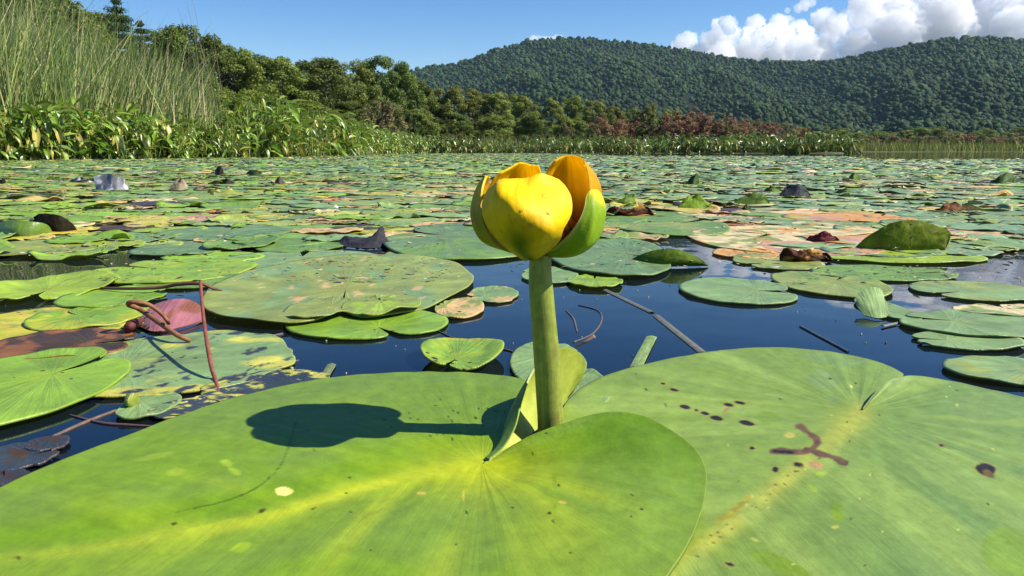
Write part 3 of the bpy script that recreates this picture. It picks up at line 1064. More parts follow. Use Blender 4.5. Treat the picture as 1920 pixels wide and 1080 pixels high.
def pad_geometry(C, ax, ay, notch, gap, z0, amp, lift, tilt, n=72, m=12, jag=0.03, rs=RS, off=0.34, wav=2.0, ripple=0.0, holes=0):
    """points G[m+1, n, 3] of a floating pad with its stalk point in the middle"""
    out_, p = heart(n, notch, gap, jag=jag, rs=rs, off=off)
    s = np.linspace(0, 1, m + 1) ** 0.85
    XY = p[None, None] * (1 - s)[:, None, None] + out_[None] * s[:, None, None]
    ph = rs.uniform(0, 60)
    z = amp * (fbm(XY[..., 0] * wav + ph, XY[..., 1] * wav + ph, 6, 3) - 0.45) * 2 * s[:, None] ** 1.2
    th = np.arctan2(XY[..., 1] - p[1], XY[..., 0] - p[0])
    z = z + lift * np.clip(fbm(np.cos(th) * 1.1 + ph, np.sin(th) * 1.1 + ph, 8, 2) - 0.42, 0, 1) * 2 * s[:, None] ** 4
    z = z + ripple * np.sin(th * 11 + ph) * s[:, None] ** 1.5
    z = z + tilt[0] * XY[..., 0] * ax + tilt[1] * XY[..., 1] * ay
    G = np.empty(XY.shape[:2] + (3,))
    G[..., 0] = C[0] + XY[..., 0] * ax
    G[..., 1] = C[1] + XY[..., 1] * ay
    G[..., 2] = np.maximum(z0 + z, 0.0012 + 0.0006 * s[:, None])
    return G, XY, th, s


def pad_object(name, G, C3, th, s, mat, parent=None, rim=0.0009, flat_rim=True, edge=None):
    """top skin, a rim of the leaf's own thickness below its edge"""
    m1, n = G.shape[:2]
    ctr = G[0].mean(0)
    R = G[-1].copy()
    R[:, 2] -= rim
    R[:, :2] += (ctr[:2] - R[:, :2]) * 0.004
    V = np.vstack([G.reshape(-1, 3), R])
    Fq = np.vstack([grid_faces(m1, n)[:, ::-1], np.stack([m1 * n + np.arange(n - 1), m1 * n + np.arange(1, n), (m1 - 1) * n + np.arange(1, n), (m1 - 1) * n + np.arange(n - 1)], -1)])
    ec = C3[-1] * 0.40 if edge is None else np.broadcast_to(np.asarray(edge), C3[-1].shape)  # rim darkened: shade along the pad edges painted in
    Cc = np.vstack([C3.reshape(-1, 3), ec])
    U = np.stack([np.unwrap(th, axis=1) if False else np.broadcast_to(np.linspace(-3, 3, n), th.shape), np.broadcast_to(s[:, None], th.shape)], -1).reshape(-1, 2)
    U = np.vstack([U, U[-n:]])
    # faces turned upward
    return build(name, V, Fq, mat, parent, np.clip(Cc, 0.004, 1), U)


def pad_colour(XY, s, base, second=None, amount=0.0, rs=RS, ribs=True, th=None, spots=0.3, sharp=0.04, wavs=2.4):
    ph = rs.uniform(0, 90)
    b = np.broadcast_to(base, XY.shape[:2] + (3,)).copy()
    f = fbm(XY[..., 0] * 1.3 + ph, XY[..., 1] * 1.3 + ph, 12, 3)
    b = b * (0.82 + 0.36 * f)[..., None]
    ctr = np.exp(-(s[:, None] / 0.18) ** 2) * 0.35
    b = mixc(b, np.array(base) * np.array([1.7, 1.3, 0.9]), np.broadcast_to(ctr, f.shape))
    if th is not None and ribs:
        rb = vnoise(th * 6.0 + ph, 0 * th, 2)
        b = b * (1 + 0.16 * (rb - 0.5) * np.clip(s * 3, 0, 1)[:, None])[..., None]
    if second is not None:
        g = fbm(XY[..., 0] * wavs + ph + 7, XY[..., 1] * wavs + ph, 15, 4) + 0.18 * s[:, None]
        k = sstep(1 - amount - sharp, 1 - amount + sharp, g)
        b = mixc(b, second, k)
    e = sstep(0.93, 1.0, np.broadcast_to(s[:, None], f.shape)) * 0.3
    b = mixc(b, np.array(base) * np.array([1.2, 0.9, 0.6]), e)
    return b


GP = "lily pads floating on the pond"
N_PADS = [0]


def lily(px, py, rx, ry, notch, base, label, second=None, amount=0.0, amp=1.5, z0=2.2, lift=3.0, tilt=(0, 0), jag=0.03, gap=0.13, n=96, m=16, ripple=0.25, third=None, t_am=0.0, t_sc=7.0, front=0.0, mat=None, seed=None, name="lily_pad", cat="lily pad", group=GP, sharp=0.04, wavs=2.4, off=0.34):
    rs = np.random.RandomState(seed if seed is not None else int(px * 7 + py * 13) % 99991)
    C = at(px, py)
    ax = rx / F * np.linalg.norm(C - np.array([0, 0, HC])) * 1.0
    y0, y1 = at(px, py - ry)[1], at(px, py + ry)[1]
    ay = (y0 - y1) / 2
    C = np.array([C[0], (y0 + y1) / 2, 0])
    G, XY, th, s = pad_geometry(C, ax, ay, math.radians(notch), gap, z0 / 1000 * .75, amp / 1000 * .8, lift / 1000 * .7, tilt, n, m, jag, rs, off=off, ripple=ripple / 1000)
    C3 = pad_colour(XY, s, PAL[base], None if second is None else PAL[second], amount, rs, th=th, sharp=sharp, wavs=wavs)
    if front:
        g = front * (-XY[..., 1]) + .55 * (fbm(XY[..., 0] * 5 + px, XY[..., 1] * 5, 35, 4) - .5) + .3 * (s[:, None] - .8)
        C3 = mixc(C3, PAL[second], sstep(.42, .56, g))
    if third is not None:
        g = fbm(XY[..., 0] * t_sc + px, XY[..., 1] * t_sc * .6 + py, 31, 3) * .7 + .3 * fbm(XY[..., 0] * 1.6 + px, XY[..., 1] * 1.6, 33, 2)
        C3 = mixc(C3, PAL[third], sstep(1 - t_am - .025, 1 - t_am + .025, g))
    o = pad_object(name, G, C3, th, s, mat or M_PAD)
    N_PADS[0] += 1
    return tag(o, label, cat, group)


# px, py, rx, ry, notch direction (degrees, 90 = away), colour, label, options
HAND = [
    (632, 552, 240, 69, -75, 'olive', "wide olive pad with scarred centre, left of the flower stem", dict(amp=2.4, z0=4.5, lift=6, second='mint', amount=.30, gap=.035, jag=.035, off=.25, n=240, m=60, wavs=4, third='tan', t_am=.31, t_sc=14)),
    (716, 586, 72, 20, 110, 'lime', "small cupped lime lobe-shaped pad lying in the notch of the wide olive pad", dict(amp=1.6, z0=6.5, lift=7, jag=.05, second='olive', amount=.42, n=140, m=26)),
    (598, 592, 60, 22, 20, 'olive', "small olive pad lapping over the front left of the wide scarred pad", dict(amp=1.2, z0=6.0, lift=3, jag=.03, gap=.05)),
    (688, 612, 150, 29, -60, 'bright', "bright green pad sticking out from under the front of the wide scarred olive pad", dict(amp=.8, z0=2, lift=1)),
    (560, 492, 150, 20, 100, 'mint', "pale bluish pad lying behind the wide scarred olive pad", dict(amp=.6, z0=1.6, lift=1)),
    (880, 457, 165, 36, 160, 'bluish', "broad grey-green pad whose front edge ends behind the yellow flower head", dict(amp=2.2, z0=4, lift=4, second='green', amount=.35)),
    (1140, 486, 120, 40, -20, 'bluish', "grey-green pad right behind the flower with one lobe folded up", dict(amp=2.2, z0=4, lift=3)),
    (1030, 519, 55, 16, 170, 'mint', "small pad cut off by the upper stem of the flower, on open water", dict(amp=.8, z0=2, lift=2)),
    (1115, 532, 52, 13, 80, 'bright', "small lime-tipped pad just right of the flower stem", dict(amp=1.6, z0=2, lift=3, second='lime', amount=.4)),
    (768, 479, 46, 9, 20, 'olive', "tiny olive pad in the gap between the wide scarred pad and the flower", dict(amp=.6, z0=1.8)),
    (925, 557, 49, 14, 200, 'mint', "small torn grey-green dead pad adrift left of the flower stem", dict(jag=.14, amp=.6, z0=1.3, second='tan', amount=.22, name='dead_leaf', cat='dead leaf')),
    (862, 584, 46, 17, 160, 'tan', "pinkish tan decaying pad tip under the right edge of the wide olive pad", dict(jag=.05, amp=1, z0=2.5, second='olive', amount=.4, gap=.03, off=.7, name='dead_leaf', cat='dead leaf')),
    (1385, 550, 103, 25, -10, 'mint', "oval pad with a slit alone on the dark water right of the stem", dict(amp=1.0, z0=2.2, lift=2, gap=.2)),
    (1560, 537, 92, 25, 40, 'green', "mottled green pad with ragged front edge right of the slit oval pad", dict(jag=.06, amp=1, second='olive', amount=.5)),
    (1660, 516, 120, 14, 0, 'green', "flat green pad behind the ragged mottled pad on the right", dict(amp=1)),
    (1835, 550, 98, 20, 200, 'mint', "pale green pad near the right edge behind the open water", dict(amp=1, second='olive', amount=.3)),
    (1850, 615, 132, 27, 150, 'mint', "large pale pad at the right edge with a thin raised rim", dict(amp=.7, z0=3, lift=1.5)),
    (1815, 644, 86, 18, 170, 'mint', "smaller pale pad tucked before the large rimmed pad at the right edge", dict(amp=.8, z0=1.6)),
    (1905, 702, 102, 28, 20, 'mint', "pale speckled pad cut by the right edge, just behind the big right pad", dict(amp=.7, z0=2.5, second='olive', amount=.3)),
    (1900, 588, 90, 13, 90, 'olive', "yellowish worn pad behind the large rimmed pad at the right edge", dict(second='cream', amount=.5)),
    (1665, 585, 34, 22, 60, 'mint', "small half-sunk leaf blade lying by the upright one on the right water", dict(amp=.6, z0=1.4, gap=.05)),
    (-12, 752, 158, 86, 60, 'bright', "bright green pad cut by the left edge, in front of the decaying yellow pad", dict(amp=1.2, z0=4, lift=2, n=140, m=24)),
    (300, 690, 200, 62, 200, 'mint', "decaying pale pad with yellow margin and dark holes, lying at the left front", dict(second='pyellow', amount=.22, front=.62, jag=.15, amp=.4, z0=1.3, lift=0, n=260, m=70, sharp=.12, wavs=4.5, third='slate', t_am=.385, t_sc=9)),
    (55, 622, 140, 46, 20, 'ygreen', "mustard yellow pad at the left edge under greener ones", dict(second='yellow', amount=.42, amp=.8, z0=1.8, wavs=6, third='olive', t_am=.42)),
    (118, 655, 110, 30, 10, 'brown', "dark brown rotted pad between the mustard pad and the decaying pale one", dict(second='rust', amount=.4, amp=1.4, z0=3, jag=.07, name='dead_leaf', cat='dead leaf')),
    (160, 603, 84, 24, 150, 'bright', "bright pad with yellow edge overlapping the mustard pad on the left", dict(second='ygreen', amount=.4, z0=3)),
    (210, 563, 84, 21, 30, 'bright', "smooth bright green pad behind the coiled red stalk", dict(amp=1, z0=3)),
    (250, 600, 70, 19, 60, 'bright', "bright pad partly under the coiled red stalk", dict(amp=1, z0=2.4)),
    (95, 548, 84, 25, -70, 'lime', "wavy lime pad at the left, with deep folds and a dark underside edge", dict(amp=3.5, z0=4.5, lift=6)),
    (320, 513, 136, 24, 160, 'bright', "long lit pad left of the wide scarred olive pad", dict(second='lime', amount=.4, amp=1.8, z0=3)),
    (350, 530, 90, 15, 190, 'green', "narrow green pad under the front of the long lit pad", dict(amp=1, z0=2)),
    (60, 468, 114, 17, 0, 'ygreen', "yellow-olive pad at the left edge above the dark channel", dict(second='olive', amount=.5, amp=1.5)),
    (345, 470, 84, 15, 40, 'bluish', "bluish pad above the long lit pad on the left", dict(amp=1.2, z0=2.5)),
    (420, 440, 118, 14, 100, 'bluish', "wide bluish pad in the middle distance left of the flower", dict(amp=1.8, z0=3)),
    (452, 462, 58, 13, 90, 'green', "small peaked green pad standing proud before a blue gap", dict(amp=3, z0=4, lift=6)),
    (565, 462, 80, 15, 60, 'green', "mid-green pad behind the wide scarred olive pad, left of the dark curled leaf", dict(amp=1.5)),
    (10, 690, 110, 22, 80, 'ygreen', "thin yellow edge of a sunken pad behind the left-edge bright pad", dict(second='yellow', amount=.6, z0=1.3, jag=.06)),
    (512, 735, 120, 34, 30, 'deep', "dark sunken pad with torn yellow edge behind the big front pad", dict(second='pyellow', amount=.25, front=.55, jag=.16, z0=1.2, amp=.2, lift=0, n=200, m=50, wavs=6, sharp=.08, t_sc=14, third='ygreen', t_am=.33)),
    (410, 772, 110, 26, 30, 'deep', "blackened pad with a ragged yellow margin showing along the big front pad's left edge", dict(second='pyellow', amount=.25, front=.60, jag=.16, z0=1.2, amp=.2, lift=0, n=200, m=50, wavs=6, sharp=.08, t_sc=14, third='cream', t_am=.33)),
    (1028, 690, 72, 46, 80, 'mint', "blue-green pad half hidden behind the base of the flower stem", dict(amp=.8, z0=2, gap=.3)),
    (1086, 735, 60, 40, 100, 'mint', "blue-green pad peeping out under the folded yellow lobe and the big right pad", dict(amp=.3, z0=1.4)),
    (1410, 455, 100, 24, 30, 'olive', "olive-yellow worn pad before the pinkish decayed patch on the right", dict(second='cream', amount=.42, amp=1.6, z0=2.4, jag=.06, wavs=5, third='orange', t_am=.37, n=140, m=30)),
    (1500, 432, 130, 14, 80, 'olive', "long pad bleached to cream behind the maroon tip", dict(second='cream', amount=.50, amp=1.6, jag=.06, wavs=5, third='orange', t_am=.40, n=140, m=30)),
    (1535, 470, 110, 13, 0, 'tan', "tan decayed pad around the curled brown leaf on the right", dict(second='pink', amount=.5, amp=1.4, jag=.10, wavs=5, third='brown', t_am=.36, n=140, m=30)),
    (1400, 478, 60, 10, 0, 'tan', "tan rotten scrap of pad at the edge of the cloud reflection", dict(second='orange', amount=.5, jag=.1)),
    (1620, 452, 90, 14, 0, 'pink', "pink decayed pad leading to the large upright leaf", dict(second='orange', amount=.5, jag=.07)),
    (1590, 410, 110, 9, 0, 'pink', "long pinkish decayed pad with an orange streak right of centre", dict(second='orange', amount=.55, jag=.05)),
    (1480, 398, 84, 5, 0, 'orange', "thin orange dying pad in the middle distance right of the flower", dict(second='cream', amount=.4)),
    (1315, 402, 44, 5, 0, 'orange', "small orange dying pad right of the flower head", dict(second='cream', amount=.4)),
    (1460, 495, 76, 16, 200, 'olive', "olive pad with dark nibbled edge at the far side of the open water", dict(jag=.07, amp=1.2)),
    (1690, 485, 140, 12, 20, 'lime', "lime shallow pad in front of the large upright leaf", dict(amp=.8)),
    (1250, 425, 110, 20, 20, 'olive', "broad dull pad to the right of the flower head", dict(amp=1.2, z0=2.4, second='green', amount=.5)),
    (395, 411, 60, 8, 0, 'tan', "tan and pink decayed pad in the left middle distance", dict(second='pink', amount=.5, jag=.06, amp=2)),
    (500, 411, 34, 6, 0, 'yellow', "bright yellow dying pad right of the tan decayed one on the left", dict(amp=2)),
    (125, 438, 42, 7, 0, 'yellow', "bright yellow dying leaf before the two upright leaves at the left", dict(amp=3, z0=4)),
    (318, 386, 40, 5, 0, 'pink', "salmon decayed pad in the left middle distance", dict(amp=1.5)),
    (480, 391, 34, 4, 0, 'yellow', "narrow yellow pad in the left middle distance", dict(amp=1.5)),
    (420, 452, 52, 7, 0, 'yellow', "yellow dying pad before the peaked green pad", dict(second='tan', amount=.5, amp=1.5)),
    (830, 425, 60, 6, 0, 'orange', "orange-tan decayed pad just left of the flower head", dict(second='tan', amount=.5)),
    (615, 415, 60, 6, 0, 'cream', "cream withered pad left of the flower", dict(second='tan', amount=.5, jag=.08, amp=2)),
]
HAND += [(28, 866, 60, 30, 30, 'brown', "dark brown rotting leaf in the water at the lower left corner", dict(second='deep', amount=.55, jag=.2, amp=.3, z0=1.2, lift=0, name='dead_leaf', cat='dead leaf')),
         (92, 838, 34, 14, 200, 'brown', "small dark weed scrap in the water by the lower left corner", dict(second='slate', amount=.5, jag=.2, amp=.3, z0=1.2, lift=0, name='dead_leaf', cat='dead leaf')),
         (10, 905, 40, 16, 120, 'brown', "blackish rotten scrap against the front pad in the lower left corner", dict(second='slate', amount=.5, jag=.2, amp=.3, z0=1.2, lift=0, name='dead_leaf', cat='dead leaf'))]
for h in HAND:
    px, py, rx, ry, nd, bc, lab, kw = h
    lily(px, py, rx, ry, nd, bc, lab, **kw)

# pads of the pond, scattered: the nearest ones each an object, the far ones one mass
OPEN = [np.array(p, float) for p in (
    [(430, 760), (545, 640), (835, 640), (870, 560), (850, 500), (770, 488), (640, 480), (650, 462), (760, 468), (960, 500), (1080, 520), (1250, 510), (1300, 528), (1440, 512), (1490, 540), (1640, 560), (1720, 560), (1800, 566), (1930, 580), (2300, 600), (2400, 1100), (-300, 1100), (-300, 800), (200, 760)],
    [(-100, 490), (150, 492), (245, 478), (262, 490), (180, 535), (150, 545), (-100, 545)],
    [(1215, 470), (1250, 445), (1330, 440), (1345, 470), (1290, 480)],
    [(470, 470), (520, 462), (520, 478), (455, 485)],
    [(1690, 500), (1760, 496), (1900, 505), (1900, 520), (1740, 520)])]


def inside(poly, x, y):
    c = False
    j = len(poly) - 1
    for i in range(len(poly)):
        if (poly[i][1] > y) != (poly[j][1] > y) and x < (poly[j][0] - poly[i][0]) * (y - poly[i][1]) / (poly[j][1] - poly[i][1]) + poly[i][0]:
            c = not c
        j = i
    return c


hand_c = []
for h in HAND:
    C = at(h[0], h[1])
    hand_c.append((C[0], (at(h[0], h[1] - h[3])[1] + at(h[0], h[1] + h[3])[1]) / 2, h[2] / F * C[1], (at(h[0], h[1] - h[3])[1] - at(h[0], h[1] + h[3])[1]) / 2))
hand_c = np.array(hand_c)
rs = np.random.RandomState(5)
near = []
cells = {}
tries = 0
for Ylo, Yhi, ntry in ((0.45, 0.7, 900), (0.7, 1.2, 2400), (1.2, 2.0, 5000), (2.0, 3.2, 9000)):
    for _ in range(ntry):
        Y = math.sqrt(rs.uniform(Ylo ** 2, Yhi ** 2))
        X = rs.uniform(-0.78, 0.78) * (Y + 0.05)
        r = rs.uniform(0.022, 0.060) * (0.8 if Y < 0.7 else 1.0)
        q = proj(np.array([X, Y, 0]))
        qn = proj(np.array([[X, Y - r * .9, 0], [X - r * .8, Y - r * .3, 0], [X + r * .8, Y - r * .3, 0]]))
        if any(inside(p, a[0], a[1]) for p in OPEN for a in [q] + list(qn)):
            continue
        if q[1] > (505 if q[0] < 420 else 478 if q[0] < 900 or q[0] > 1500 else 455):
            continue
        if np.any(((X - hand_c[:, 0]) / hand_c[:, 2]) ** 2 + ((Y - hand_c[:, 1]) / hand_c[:, 3]) ** 2 < 0.85):
            continue
        ci, cj = int(X // 0.15), int(Y // 0.15)
        ok = True
        for a in (-1, 0, 1):
            for b in (-1, 0, 1):
                for (x2, y2, r2) in cells.get((ci + a, cj + b), ()):
                    if (X - x2) ** 2 + (Y - y2) ** 2 < (0.62 * (r + r2)) ** 2:
                        ok = False
        if not ok:
            continue
        cells.setdefault((ci, cj), []).append((X, Y, r))
        near.append((X, Y, r))
near.sort(key=lambda t: t[1])
print("scattered pads near:", len(near))
N_IND = 300 - 62
far_start = near[N_IND][1] if len(near) > N_IND else 3.2
print("individuals up to", far_start)


def rand_col(rs, q, Y):
    left = q[0] < 560
    u = rs.rand()
    if u < (0.76 if Y < 2.4 else 0.85):
        k = rs.choice(['green', 'bluish', 'olive', 'bright', 'mint'], p=[.30, .24, .12, .24, .10] if left else [.25, .33, .14, .05, .23])
        second, am = (None, 0)
        if rs.rand() < 0.5:
            second, am = rs.choice(['olive', 'lime', 'bluish', 'ygreen'] if left else ['olive', 'bluish', 'mint', 'cream']), rs.uniform(.3, .48)
        return k, second, am
    return rs.choice(['ygreen', 'yellow', 'tan', 'pink', 'brown', 'slate', 'orange', 'cream'], p=[.30, .14, .16, .08, .09, .08, .06, .09]), rs.choice(['olive', 'tan', 'brown']), rs.uniform(.3, .5)


CN = {'green': 'mid-green', 'bluish': 'blue-green', 'olive': 'olive', 'bright': 'bright green', 'mint': 'pale green', 'ygreen': 'yellow-green', 'yellow': 'yellow', 'tan': 'tan decayed', 'pink': 'pinkish decayed', 'brown': 'brown rotted',
      'slate': 'dark rotted', 'orange': 'orange dying', 'cream': 'bleached cream'}
SN = {'olive': 'olive-blotched', 'lime': 'lime-blotched', 'bluish': 'grey-blotched', 'ygreen': 'yellowing', 'mint': 'pale-blotched', 'cream': 'cream-blotched', 'tan': 'tan-blotched', 'brown': 'brown-blotched', None: 'evenly coloured'}


def where(q):
    x, y = q
    if y > 470:
        w = "beside open water"
    elif y > 415:
        w = "in the near pad field"
    elif y > 370:
        w = "in the middle pad field"
    else:
        w = "in the far pad field"
    s = "far left" if x < 330 else "left of flower" if x < 800 else "behind flower" if x < 1160 else "right of flower" if x < 1560 else "far right"
    return w + " " + s


for k, (X, Y, r) in enumerate(near[:N_IND]):
    rr = np.random.RandomState(4000 + k)
    q = proj(np.array([X, Y, 0]))
    kc, sec, am = rand_col(rr, q, Y)
    dead = kc in ('tan', 'pink', 'brown', 'slate', 'orange', 'cream')
    asp = rr.uniform(.72, 1)
    G, XY, th, s = pad_geometry((X, Y), r * 1.12, r * 1.12 * asp, rr.uniform(0, 6.28), rr.uniform(.06, .22), rr.uniform(.0010, .0028), rr.uniform(.0005, .0022), rr.choice([.001, .004, .014], p=[.55, .35, .10]),
                                rr.normal(0, .012, 2), 56, 9, .10 if dead else rr.choice([.025, .06]), rr, ripple=.0006)
    C3 = pad_colour(XY, s, PAL[kc] * rr.uniform(.95, 1.35) * (np.array([1, 1, 1.25]) if q[0] > 900 else 1), None if sec is None else PAL[sec], am, rr, th=th, wavs=rr.uniform(2, 6))  # sky sheen on right-hand pads painted in as extra blue
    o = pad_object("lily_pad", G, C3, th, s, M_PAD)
    tag(o, CN[kc] + ", " + SN[sec] + " floating pad " + where(q), "lily pad", GP)

# the mass of the far pads
B = Bag()
rs = np.random.RandomState(77)
far = list(near[N_IND:])
for k, (X, Y, r) in enumerate(far):
    rr = np.random.RandomState(9000 + k)
    q = proj(np.array([X, Y, 0]))
    kc, sec, am = rand_col(rr, q, Y)
    G, XY, th, s_ = pad_geometry((X, Y), r * 1.12, r * rr.uniform(.8, 1.1), rr.uniform(0, 6.28), rr.uniform(.06, .22), rr.uniform(.0012, .0045), rr.uniform(.0006, .0035), rr.choice([.001, .004, .011], p=[.55, .37, .08]),
                                 rr.normal(0, .012, 2), 30, 5, rr.choice([.03, .08]), rr)
    C3 = pad_colour(XY, s_, PAL[kc] * rr.uniform(.95, 1.4) * (np.array([1, 1, 1.35]) if q[0] > 900 else 1), None if sec is None else PAL[sec], am, rr, th=th, wavs=rr.uniform(2, 5))  # extra blue on right-hand pads paints in the reflected sky
    R = G[-1] - np.array([0, 0, .0012])
    B.add(np.vstack([G.reshape(-1, 3), R]), grid_faces(7, 30)[:, ::-1], np.clip(np.vstack([C3.reshape(-1, 3), C3[-1] * .4]), .004, 1))  # darkened rim colour paints in the shade between pads
cand = []
for Ylo, Yhi, cnt in ((3.2, 5.0, 1500), (5, 8, 3800), (8, 13, 6500), (13, 20, 8000), (20, 30, 8000), (30, 46, 4000)):
    Y = np.sqrt(rs.uniform(Ylo ** 2, Yhi ** 2, cnt))
    X = rs.uniform(-0.76, 0.76, cnt) * Y
    r = rs.uniform(.04, .10, cnt) * (1 + 0.4 * (Y > 18))
    cand += list(zip(X, Y, r))
ths = np.linspace(0.1, 6.18, 17)
keys = ['green', 'bluish', 'olive', 'mint', 'bright', 'ygreen', 'tan', 'brown', 'slate', 'cream', 'yellow']
n_far = 0
for X, Y, r in cand:
    q0 = 960 + F * X / Y
    if Y > min(bankY(q0) + 0.25, 99 if q0 < 1000 else np.interp(q0, [1000, 1150, 1560, 1620], [30, 15, 14.2, 8.8]) * rs.uniform(.9, 1.05)):
        continue
    n = len(ths)
    nd = rs.uniform(0, 6.28)
    rad = r * (1 + 0.08 * rs.normal(size=n))
    big = 1.0 if Y < 6 else 1.6
    curl = rs.choice([0.002, 0.005, 0.011], p=[.64, .33, .03]) * (1 + 0.03 * Y)
    ph = rs.uniform(0, 6.28)
    z0 = rs.uniform(.002, .007)
    k1 = rs.choice([1, 2, 3])
    z_out = z0 + curl * np.maximum(0, np.sin(k1 * ths + ph)) ** 2
    z_mid = z0 + 0.3 * curl * np.maximum(0, np.sin(k1 * ths + ph)) ** 2
    x = np.cos(ths + nd)
    y = np.sin(ths + nd) * .85
    P0 = np.tile([[X, Y, z0 + .001]], (n, 1))
    P1 = np.stack([X + x * rad * .6, Y + y * rad * .6, z_mid], -1)
    P2 = np.stack([X + x * rad, Y + y * rad, z_out], -1)
    P3 = P2 - np.array([0, 0, .0025])
    right = q0 > 1000
    c = PAL[rs.choice(keys, p=[.25, .28, .11, .17, .05, .04, .03, .03, .02, .01, .01] if right else [.30, .20, .12, .12, .10, .05, .03, .03, .02, .01, .02])] * rs.uniform(.75, 1.25)
    c = np.clip(c * (np.array([1.25, 1.22, 1.7]) if right else np.array([1.22, 1.2, 1.3])), 0, 1)  # right-hand pads tinted bluer, painting in the sky's sheen
    cc = np.vstack([np.tile(c * 1.1, (n, 1)), np.tile(c, (n, 1)), np.tile(c * rs.uniform(.9, 1.1), (n, 1)), np.tile(c * .4, (n, 1))])  # dark rim colour stands for shade under the edge
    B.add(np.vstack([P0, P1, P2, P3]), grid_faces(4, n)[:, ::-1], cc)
    n_far += 1
print("far pads", n_far)
o = B.build("far_lily_pads", M_PAD)
tag(o, "countless small overlapping lily pads covering the far water up to the bank", "lily pads", None, 'stuff')


# ------------------------------------------------------------------ leaves standing out of the water
def standing(name, base_px, top_px, cfront, cback, label, cat="leaf", group=None, lean=0.0, bow=0.004, thick=0.0007, zb=0.001, mat=None, blot=None, amount=0.0, n=30, m=14, mid=None, depth=0.0, seed=3, holes=(), wob=.0015):
    """a leaf whose lower line runs along base_px on the water and whose upper edge passes through top_px"""
    b = catmull([at(x, y, zb) for x, y in base_px], n)
    tp = catmull([list(p) + [0] for p in top_px], n)[:, :2]
    T = np.array([aty(x, y, b[i, 1] + depth + lean * max(0, (base_px[0][1] - y)) / F * b[i, 1]) for i, (x, y) in enumerate(tp)])
    v = np.linspace(0, 1, m)[:, None, None]
    G = b[None] * (1 - v) + T[None] * v
    u = np.linspace(-1, 1, n)
    G[..., 1] += bow * (np.sin(np.pi * v[..., 0]) * (1 - u[None] ** 2)) * -1
    uu = np.broadcast_to(u, (m, n))
    vv = np.broadcast_to(v[..., 0], (m, n))
    hs = np.sin(np.pi * np.clip(vv, 0, 1) * .5)
    G[..., 1] += wob * 2 * hs * (fbm(uu * 2.2 + seed, vv * 1.5 + seed, seed, 3) - .5)
    G[..., 2] += wob * .8 * vv ** 2 * (fbm(uu * 5 + seed, vv * 0 + 2, seed + 1, 3) - .5)
    f = fbm(uu * 2.4 + seed, vv * 2.0 + seed * 3, seed, 4)
    cf = np.broadcast_to(np.asarray(cfront, float), (m, n, 3)) * (0.8 + 0.4 * f)[..., None]
    cf = cf * (1 + 0.12 * (vnoise(uu * 9, vv * 1.2, seed + 2) - .5))[..., None]
    cb = np.broadcast_to(np.asarray(cback, float), (m, n, 3)) * (0.8 + 0.4 * f)[..., None]
    if blot is not None:
        k = sstep(1 - amount - .04, 1 - amount + .04, f)
        cf = mixc(cf, blot, k)
    for (hx, hy, hr, hcol) in holes:
        cf = mixc(cf, hcol, sstep(hr, hr * .6, np.hypot((uu - hx) * 1.6, vv - hy)))
    o = sheet(name, G, mat or M_PAD, None, np.clip(cf, .003, 1), np.clip(cb, .003, 1), thick)
    return tag(o, label, cat, group)


GR, DG, BK, YG = PAL['green'], PAL['green'] * .7, np.array((.012, .010, .008)), np.array((.21, .24, .03))
SG = "leaves standing out of the pad field"
standing("upright_leaf", [(1606, 465), (1680, 471), (1768, 470)], [(1603, 464), (1640, 436), (1680, 415), (1725, 413), (1765, 427), (1783, 438), (1770, 468)], (.19, .245, .014), DG,
         "large green leaf standing upright on edge at the right, with ragged holes", group=SG, bow=.003, lean=.15, wob=.004, mat=M_DRY, n=60, m=24,
         holes=[(.30, .80, .06, (.5, .36, .15)), (.42, .86, .05, (.5, .36, .15)), (.78, .70, .06, (.45, .34, .15)), (.84, .55, .06, (.45, .34, .15)), (.05, .45, .06, (.03, .05, .005)), (-.25, .18, .02, (.6, .6, .4))])
standing("upright_leaf", [(1182, 490), (1240, 499), (1327, 498)], [(1180, 488), (1225, 470), (1265, 467), (1300, 478), (1328, 497)], (.12, .19, .012), DG, "green folded lobe standing up at the edge of the dark water, right of the flower", group=SG, bow=.003, lean=.35, mat=M_DRY, n=50)
standing("upright_leaf", [(-20, 442), (40, 446), (100, 440)], [(-20, 425), (20, 412), (50, 415), (85, 420), (100, 436)], (.12, .20, .03), DG, "bright green leaf propped up at the left, before a black-brown one", group=SG, bow=.003, lean=.5)
standing("upright_leaf", [(64, 436), (110, 438), (150, 434)], [(63, 406), (85, 400), (110, 403), (130, 416), (149, 433)], (.022, .016, .007), BK, "blackish brown leaf curled upright behind the propped green one at the left", group=SG, bow=.003, lean=.1, wob=.005, mat=M_DRY)
standing("curled_leaf", [(640, 462), (690, 466), (738, 462)], [(637, 448), (660, 445), (695, 440), (716, 424), (722, 445), (736, 461)], (.050, .048, .055), BK, "dark slate curled leaf rising left of the flower beside the blue gap", group=SG, bow=.002, lean=1.2, depth=.02, wob=.010, mat=M_DRY)
standing("curled_leaf", [(1462, 490), (1510, 492), (1557, 489)], [(1464, 474), (1490, 467), (1515, 466), (1540, 474), (1556, 484)], (.09, .030, .008), BK, "brown curled leaf in the decayed patch below the maroon tip", group=SG, bow=.004, wob=.012, mat=M_DRY, blot=PAL['orange'], amount=.42)
standing("curled_leaf", [(1512, 452), (1540, 455), (1572, 452)], [(1512, 450), (1530, 440), (1545, 432), (1560, 441), (1572, 451)], (.14, .022, .035), (.08, .02, .02), "small maroon leaf tip poking up among the bleached pads", group=SG, bow=.002, wob=.008, mat=M_DRY)
